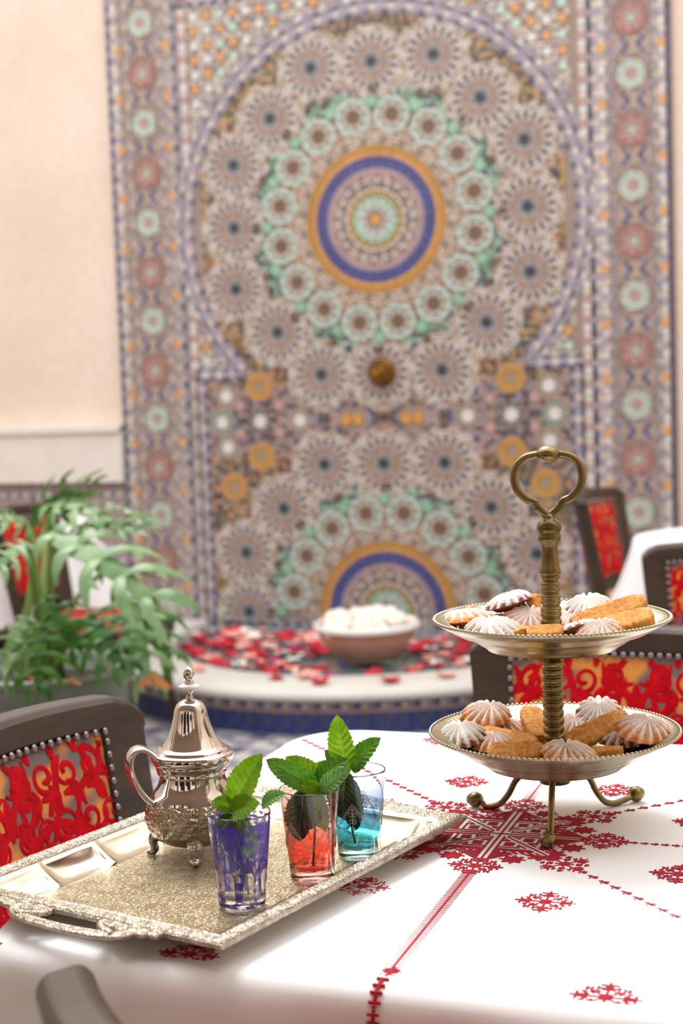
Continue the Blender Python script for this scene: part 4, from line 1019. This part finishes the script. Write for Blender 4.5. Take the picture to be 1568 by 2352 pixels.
def plate(name, zr, R, zf):
    pr1 = [(0, zf), (R * .60, zf), (R * .70, zf + .002), (R * .76, zf + .008), (R * .79, zf + .014), (R * .815, zr - .011), (R * .97, zr - .0012), (R * .985, zr)]
    b = MB(); 
    def rip(a, j, r, z_): return (0, .0014 * sin(a * 120) if 4 < j < 6 else (.0008 * sin(a * 120) if j == 6 else 0))
    inner = []
    for i in range(len(pr1) - 1): inner.append(pr1[i]); inner.append(((pr1[i][0] + pr1[i + 1][0]) / 2, (pr1[i][1] + pr1[i + 1][1]) / 2))
    inner.append(pr1[-1])
    def rip2(a, j, r, z_): q_ = (r / R - .80) / .17; return (0, .0011 * cos(a * 110) * max(0, sin(pi * min(1, max(0, q_)))) )
    b.lathe([(r, zz(z_)) for r, z_ in inner], M['plate'], 440, ripple=rip2)
    b.lathe([(r, zz(z_)) for r, z_ in [(R * .985, zr), (R * .97, zr - .004), (R * .80, zr - .0155), (R * .775, zf + .009), (R * .62, zf - .004), (R * .56, zf - .0085), (R * .55, zf - .0105), (R * .53, zf - .0105), (R * .52, zf - .005), (0, zf - .003)]], M['plate'], 96)
    o = b.build(name, stn)
    bb = MB()
    for k in range(150): a = 2 * pi * k / 150; bb.sphere((R * cos(a) * .993, R * sin(a) * .993, zz(zr)), .0022, M['plate'], 6, 4, (1, 1, .8))
    bb.build('beaded_edge', o); return o
plate('upper_plate', .967, .124, .945); plate('lower_plate', .847, .1315, .8205)
for fx, fy in ((-.3063, 1.4369), (-.4125, 1.5622), (-.2467, 1.6222)):
    e = Vector((fx - SX, fy - SY, 0)); L_ = e.length; d = e.normalized()
    def lp(r, z_): return (d.x * r, d.y * r, zz(z_))
    b = MB(); P = pipe([lp(.012, .805), lp(.030, .800), lp(.046, .787), lp(.056, .770), lp(.068, .757), lp(.083, .7535), lp(L_ - .006, .757), lp(L_, .7585)], 6); b.tube(P, .0034, M['brass'], 10); lg = b.build('leg', stn)
    b = MB(); prb = [(0, -.0082), (.0048, -.0082), (.0062, -.007), (.0082, -.003), (.0085, .001), (.0072, .005), (.004, .0078), (0, .008)]
    b.lathe(prb, M['brass'], 20); b.lathe([(.0032, -.0086), (.005, -.0088), (.005, -.0080)], M['brass'], 20)
    o = b.build('ball_foot', lg); o.matrix_local = Matrix.Translation(Vector(lp(L_, .7588))) @ frame((0, 0, 1), (-d.x, -d.y, 0)).to_4x4()

# ============================================================ BISCUITS
cm = {}
def cookie_mesh(kind):
    b = MB(); nf = 15; rd = []
    def fn(u, v):
        a = 2 * pi * u; t_ = v; fl = cos(nf * a); k = t_ ** 1.3
        R_ = .0262 * (1 + .055 * fl * k) * t_; x, y = R_ * cos(a) * 1.04, R_ * sin(a) * .96
        x += (1 - t_) * .006
        z = .0165 * sqrt(max(0, 1 - (t_ * .93) ** 2.4)) + .0019 * fl * sin(pi * min(1, t_ * .95)) ** .8 - .0052 * 0
        rd.append(.5 + .5 * fl * k); return (x, y, z)
    b.grid(fn, 150, 16, M[kind])
    def fn2(u, v):
        a = 2 * pi * u; R_ = .0262 * (1 + .055 * cos(nf * a)) * (1 - .45 * v); zt = .0165 * sqrt(max(0, 1 - .93 ** 2.4)); rd.append(0)
        return (R_ * cos(a) * 1.04, R_ * sin(a) * .96, zt * (1 - v) ** .6 if v < 1 else 0)
    b.grid(fn2, 150, 4, M[kind]); b.add([(.0144 * cos(2 * pi * i / 24), .0138 * sin(2 * pi * i / 24), 0) for i in range(24)], [tuple(range(24))], M[kind]); rd += [0] * 24
    me = b.mesh('shell_biscuit'); a = me.attributes.new('ridge', 'FLOAT', 'POINT'); a.data.foreach_set('value', rd); return me
for k in ('cookie_dark', 'cookie_gold'): cm[k] = cookie_mesh(k)
CV = Vector((.33, -.94, 0)).normalized()     # towards the camera
def cookie(c, kind, up, spin, s, label):
    o = link('shell_biscuit', cm[kind]); up = Vector(up).normalized(); R = frame(Matrix.Rotation(spin, 3, up) @ up.orthogonal(), up)
    place(o, Vector(c), R); o.scale = (s, s, s); tag(o, label, 'biscuit', 'sugared shell biscuits on the cake stand')
def tow(f, r=0): return (CV.x * f + RV.x * r, CV.y * f + RV.y * r, 1)
cookie((-.4060, 1.5920, .8400), 'cookie_gold', tow(.28, .05), .3, 1.05, 'sugared shell biscuit at the back left of the lower plate, golden fluted edge')
cookie((-.4170, 1.5302, .8300), 'cookie_dark', tow(.22, -.10), 1.1, 1.04, 'brown-edged sugared shell biscuit at the far left rim of the lower plate')
cookie((-.3870, 1.6060, .8220), 'cookie_gold', tow(.05), 2, 1.0, 'pale shell biscuit mostly buried beneath the long slice, lower plate left')
cookie((-.3850, 1.5340, .8220), 'cookie_gold', tow(.1), .7, .95, 'powdery shell biscuit tucked behind the front left rim of the lower plate')
cookie((-.2935, 1.4900, .8250), 'cookie_gold', tow(.22, .1), 2.2, 1.08, 'sugared shell biscuit at the front rim of the lower plate right of the stem')
cookie((-.3057, 1.6130, .8250), 'cookie_gold', tow(.34, -.1), 1.5, 1.08, 'pale sugared shell biscuit just right of the stem on the lower plate')
cookie((-.2856, 1.6260, .8390), 'cookie_dark', tow(.62, -.12), .9, 1.04, 'shell biscuit propped up steeply at the back right of the lower plate')
cookie((-.2310, 1.5640, .8370), 'cookie_gold', tow(.30, .1), .2, 1.12, 'golden-edged shell biscuit at the right of the lower plate, on top of another')
cookie((-.2520, 1.5770, .8220), 'cookie_dark', tow(.05, 0), .5, 1.08, 'dark shaded shell biscuit underneath the right hand one on the lower plate')
cookie((-.3753, 1.5940, .9660), 'cookie_dark', tow(-.06, -.26), .4, 1.02, 'tilted shell biscuit at the back left of the upper plate, jagged brown edge')
cookie((-.4130, 1.5500, .9520), 'cookie_gold', tow(-.10, -.08), 1.9, 1.12, 'plain golden-bottomed biscuit at the far left of the upper plate')
cookie((-.3725, 1.5060, .9490), 'cookie_dark', tow(.2, 0), 2.4, 1.14, 'sugar-white shell biscuit with dark edge at the front left of the upper plate')
cookie((-.3573, 1.5800, .9490), 'cookie_gold', tow(.55, .05), .2, 1.05, 'broad-fluted shell biscuit leaning just left of the upper stem')
cookie((-.2895, 1.6040, .9600), 'cookie_dark', tow(.35, -.15), 1.2, 1.04, 'white shell biscuit at the back right of the upper plate')
cookie((-.3103, 1.5870, .9460), 'cookie_gold', tow(.30, -.1), .2, 1.0, 'powder-white shell biscuit just right of the upper stem')
cookie((-.2846, 1.5180, .9500), 'cookie_dark', tow(-.45, -.25), .6, .9, 'shell biscuit with raised jagged brown teeth at the front of the upper plate')
cookie((-.2620, 1.5020, .9520), 'cookie_gold', tow(.35, -.2), .1, .9, 'sugary biscuit lying against the slice at the front right of the upper plate')
def slice_mesh():
    b = MB(); L_, H_, T_ = .078, .026, .012; n = 22
    def sec(t_): return H_ * (1 - abs(2 * t_ - 1) ** 5 * .45)
    def pt(u, v):
        x = (u - .5) * L_; a = 2 * pi * v; hh_ = sec(u) / 2; ca, sa = cos(a), sin(a); sg = lambda q_: (abs(q_) ** .35) * (1 if q_ > 0 else -1)
        y = hh_ * sg(ca); z = T_ / 2 * sg(sa) ; nn_ = noise.noise(Vector((x * 160, y * 160, z * 160))) * .0011
        if ca > 0: z *= .86
        return (x, y + nn_, z + T_ / 2 + nn_)
    b.grid(pt, n, 28, M['biscuit']); b.add([pt(0, k / 28) for k in range(28)], [tuple(range(28))], M['biscuit']); b.add([pt(1, k / 28) for k in range(28)], [tuple(range(28))], M['biscuit'])
    o = b.build('almond_slice', weld=True); return o
sl0 = slice_mesh(); first = True
def slice_(a, c, up, label, sc=(1, 1, 1)):
    global first
    o = sl0 if first else sl0.copy()
    if not first: COL.objects.link(o)
    first = False
    A_, C_ = Vector(a), Vector(c); R = frame(C_ - A_, up); place(o, (A_ + C_) / 2, R); o.scale = ((C_ - A_).length / .078 * sc[0], sc[1], sc[2])
    tag(o, label, 'biscuit', 'almond slices on the cake stand')
slice_((-.4220, 1.5640, .8290), (-.3360, 1.5330, .8240), tow(.7, 0), 'long almond slice running from the left rim to the stem, lower plate', (1, 1.2, .8))
slice_((-.3790, 1.5000, .8250), (-.3230, 1.5060, .8270), tow(.45), 'flat almond slice at the front of the lower plate left of the stem', (1, 1.1, .8))
slice_((-.3620, 1.6120, .8450), (-.3330, 1.5560, .8250), tow(.9, .15), 'upright almond slice leaning directly behind left of the lower stem', (1, 1.1, 1))
slice_((-.3090, 1.5440, .8260), (-.2530, 1.6010, .8460), tow(.9, .1), 'diagonal almond slice at the right half of the lower plate', (1, .95, 1))
slice_((-.2790, 1.5100, .8280), (-.2420, 1.5130, .8310), tow(.2), 'thin almond slice peeping over the front right rim of the lower plate', (1, .5, .6))
slice_((-.3000, 1.5520, .9520), (-.2300, 1.5950, .9730), tow(.8, .1), 'long almond slice sticking up to the back right of the upper plate', (1, .9, 1))
slice_((-.2640, 1.5280, .9520), (-.2130, 1.5440, .9640), tow(.5, .1), 'almond slice with rounded golden end at the right rim of the upper plate', (1, 1.05, 1.1))
slice_((-.3360, 1.4960, .9510), (-.2990, 1.5040, .9530), tow(.7), 'short almond slice at the front of the upper plate below the stem', (1, .65, 1))
slice_((-.3570, 1.5160, .9480), (-.3360, 1.4950, .9500), tow(.5), 'almond slice piece showing between the front biscuits of the upper plate', (1, .8, 1))
slice_((-.4170, 1.5720, .9640), (-.3800, 1.5500, .9520), tow(.7, -.3), 'almond slice with one pointed corner showing behind the far left upper biscuit', (1, .6, .8))
slice_((-.3450, 1.5980, .9500), (-.3450, 1.6020, .9820), (-.9, .3, .3), 'almond slice standing behind the stem on the upper plate', (1, .7, 1))

# ============================================================ PLANT
pc = Vector((-1.98, 3.25, 0))
pt = empty('potted_philodendron', pc, 'big potted philodendron with deeply cut drooping leaves, left behind the table', 'plant')
b = MB(); b.lathe([(0, 0), (.14, 0), (.15, .02), (.20, .25), (.225, .42), (.22, .50), (.235, .515), (.24, .535), (.23, .55), (.212, .545), (.205, .50), (0, .49)], M['glaze'], 40); b.build('pot', pt)
b = MB(); b.lathe([(0, .505), (.1, .51), (.206, .50)], M['soil'], 30); b.build('soil', pt)
def philo(L_, n, droop, m_):
    b = MB()
    def mid(t_): return Vector((L_ * t_, 0, -droop * L_ * t_ * t_))
    def strip(P, W_):
        vs = []; k = len(P)
        for i, p in enumerate(P):
            a = P[max(i - 1, 0)]; c = P[min(i + 1, k - 1)]; d = (c - a).normalized(); sd = Vector((-d.y, d.x, 0)).normalized(); w = W_[i]
            vs += [p - sd * w + Vector((0, 0, -w * .18 + .1 * w * sin(i * 2.1))), p + Vector((0, 0, w * .06)), p + sd * w + Vector((0, 0, -w * .18 - .1 * w * sin(i * 1.7)))]
        b.add(vs, [(i * 3, i * 3 + 1, i * 3 + 4, i * 3 + 3) for i in range(k - 1)] + [(i * 3 + 1, i * 3 + 2, i * 3 + 5, i * 3 + 4) for i in range(k - 1)], M[m_], True)
    strip([mid(i / 10) for i in range(11)], [L_ * w for w in (.06, .09, .10, .10, .09, .085, .08, .07, .06, .04, .004)])
    for i in range(n):
        t_ = .03 + .82 * i / (n - 1); ll = L_ * (.46 * sin(pi * (.24 + .60 * (1 - t_)))) * random.uniform(.9, 1.08)
        ang = 2.0 - 1.35 * t_
        for s in (-1, 1):
            o0 = mid(t_); P = []; an = ang + random.uniform(-.08, .08)
            for k in range(9):
                f = k / 8; a = an - .45 * f; P.append(o0 + Vector((ll * f * cos(a), s * ll * f * sin(a), -droop * ll * 1.1 * f * f + .012 * sin(pi * f))))
            strip(P, [L_ * w for w in (.034, .040, .044, .046, .044, .040, .032, .020, .002)])
            if ll > L_ * .34:                     # side tooth of the lobe
                q0 = P[4]; dr = (P[5] - P[3]).normalized(); sd = Vector((-dr.y, dr.x, 0)) * (-s)
                Q = [q0 + (dr * .6 + sd * .8) * (ll * .32 * f / 4) + Vector((0, 0, -.06 * ll * f / 4)) for f in range(5)]; strip(Q, [L_ * w for w in (.03, .032, .028, .018, .002)])
    return b.mesh('leaf')
pv = [philo(.34, 5, .25, 'philo'), philo(.34, 5, .45, 'philo_highlight'), philo(.28, 4, .6, 'philo'), philo(.34, 5, .3, 'philo_highlight')]
def at(px, py, Y):
    d = Vector((-.33495, .93882, -.08011)) * 3430 + Vector((.94222, .33326, -.03398)) * (px - 784) - Vector((.00521, .08687, .99621)) * (py - 1176)
    return Vector((0, 0, 1.21)) + d * (Y / d.y)
leaves = [((120, 1225), (420, 1345), 3.0, 3, (0, -.5, 1)), ((190, 1205), (350, 1165), 3.3, 0, (0, -.3, 1)), ((120, 1160), (300, 1112), 3.4, 1, (0, -.2, 1)), ((110, 1190), (200, 1085), 3.5, 0, (.3, -.6, .6)),
          ((60, 1200), (-50, 1120), 3.2, 1, (0, -.6, 1)), ((60, 1250), (-60, 1290), 3.0, 3, (0, -.6, 1)), ((70, 1210), (95, 1100), 3.5, 2, (0, -1, .4)),
          ((250, 1300), (410, 1400), 3.4, 2, (0, -.7, 1)), ((290, 1380), (360, 1580), 3.2, 3, (.8, -1, .3)), ((200, 1420), (290, 1530), 3.1, 0, (.3, -.8, .6)), ((60, 1420), (-50, 1510), 3.0, 1, (-.3, -.9, .5)),
          ((90, 1440), (60, 1600), 2.95, 0, (0, -1, .3)), ((300, 1410), (400, 1490), 3.4, 2, (.2, -.8, .8)), ((100, 1380), (170, 1470), 3.05, 2, (.2, -.9, .6))]
for (bp, tpx, Y_, vi, up) in leaves:
    B_, T_ = at(*bp, Y_), at(*tpx, Y_ - .12); o = link('leaf', pv[vi], pt); R = frame(T_ - B_, up); s = (T_ - B_).length / .42
    o.matrix_local = Matrix.Translation(B_ - pc) @ R.to_4x4() @ Matrix.Diagonal((s, max(s, .7), max(s, .6), 1))
    b = MB(); root_ = Vector((random.uniform(-.06, .06), random.uniform(-.06, .06), .50)); e = B_ - pc; mid_ = (root_ * .55 + e * .45) + Vector((0, 0, .06))
    b.tube(pipe([root_, mid_, e], 6), [.010 - .0035 * i / 12 for i in range(13)], M['petiole'], 7); b.build('leaf_stalk', pt)
for px_, py_, Y_ in ((352, 1560, 2.98), (60, 1560, 2.9), (85, 1590, 2.9), (165, 1572, 2.95)):
    b = MB(); p0 = at(px_, py_ - 18, Y_) - pc; s = 1 if px_ > 300 else .55
    for k in range(4): a = 1.1 * k - .6; b.grid(lambda u, v: (p0.x + u * .05 * s * cos(a) + (v - .5) * .028 * s * sin(pi * u), p0.y + u * .02 * s * sin(a), p0.z - u * .05 * s - .01 * s * (v - .5) ** 2 + u * u * .01), 6, 4, M['deadleaf'])
    o = b.build('withered_leaf', pt); o['label'] = 'withered orange-brown leaf'

# ============================================================ FAR TABLES
def far_table(cx, cy, R_, label, clabel, dr=.35):
    t_ = empty('round_table', (cx, cy, 0), label, 'table')
    b = MB(); b.lathe([(0, .72), (R_ - .01, .72), (R_ - .01, .745), (0, .745)], M['wood'], 32); b.build('table_top', t_)
    b = MB(); b.lathe([(.2, 0), (.19, .03), (.05, .05), (.04, .72)], M['wood'], 16); b.build('pedestal', t_)
    b = MB(); pr_ = [(0, 0), (R_ - .02, 0), (R_, -.004), (R_ + .008, -.02), (R_ + .02, -.06), (R_ + .05, -.15), (R_ + .09, -.24), (R_ + .12, -.34)]
    b.lathe(pr_, M['linen'], 120, ripple=lambda a, j, r, z_: (.03 * sin(a * 11 + sin(a * 3)) * min(1, max(0, -z_ / .3)), 0)); o = b.build('tablecloth'); o.location = (cx, cy, .7475); tag(o, clabel, 'tablecloth')
far_table(-.33, 4.55, .35, 'table under a white cloth in the right background', 'white cloth hanging over the far table, right background')
far_table(-3.2, 5.0, .36, 'table under a white cloth hidden behind the big plant', 'white cloth showing through the leaves of the big plant')
bpy.context.view_layer.update()
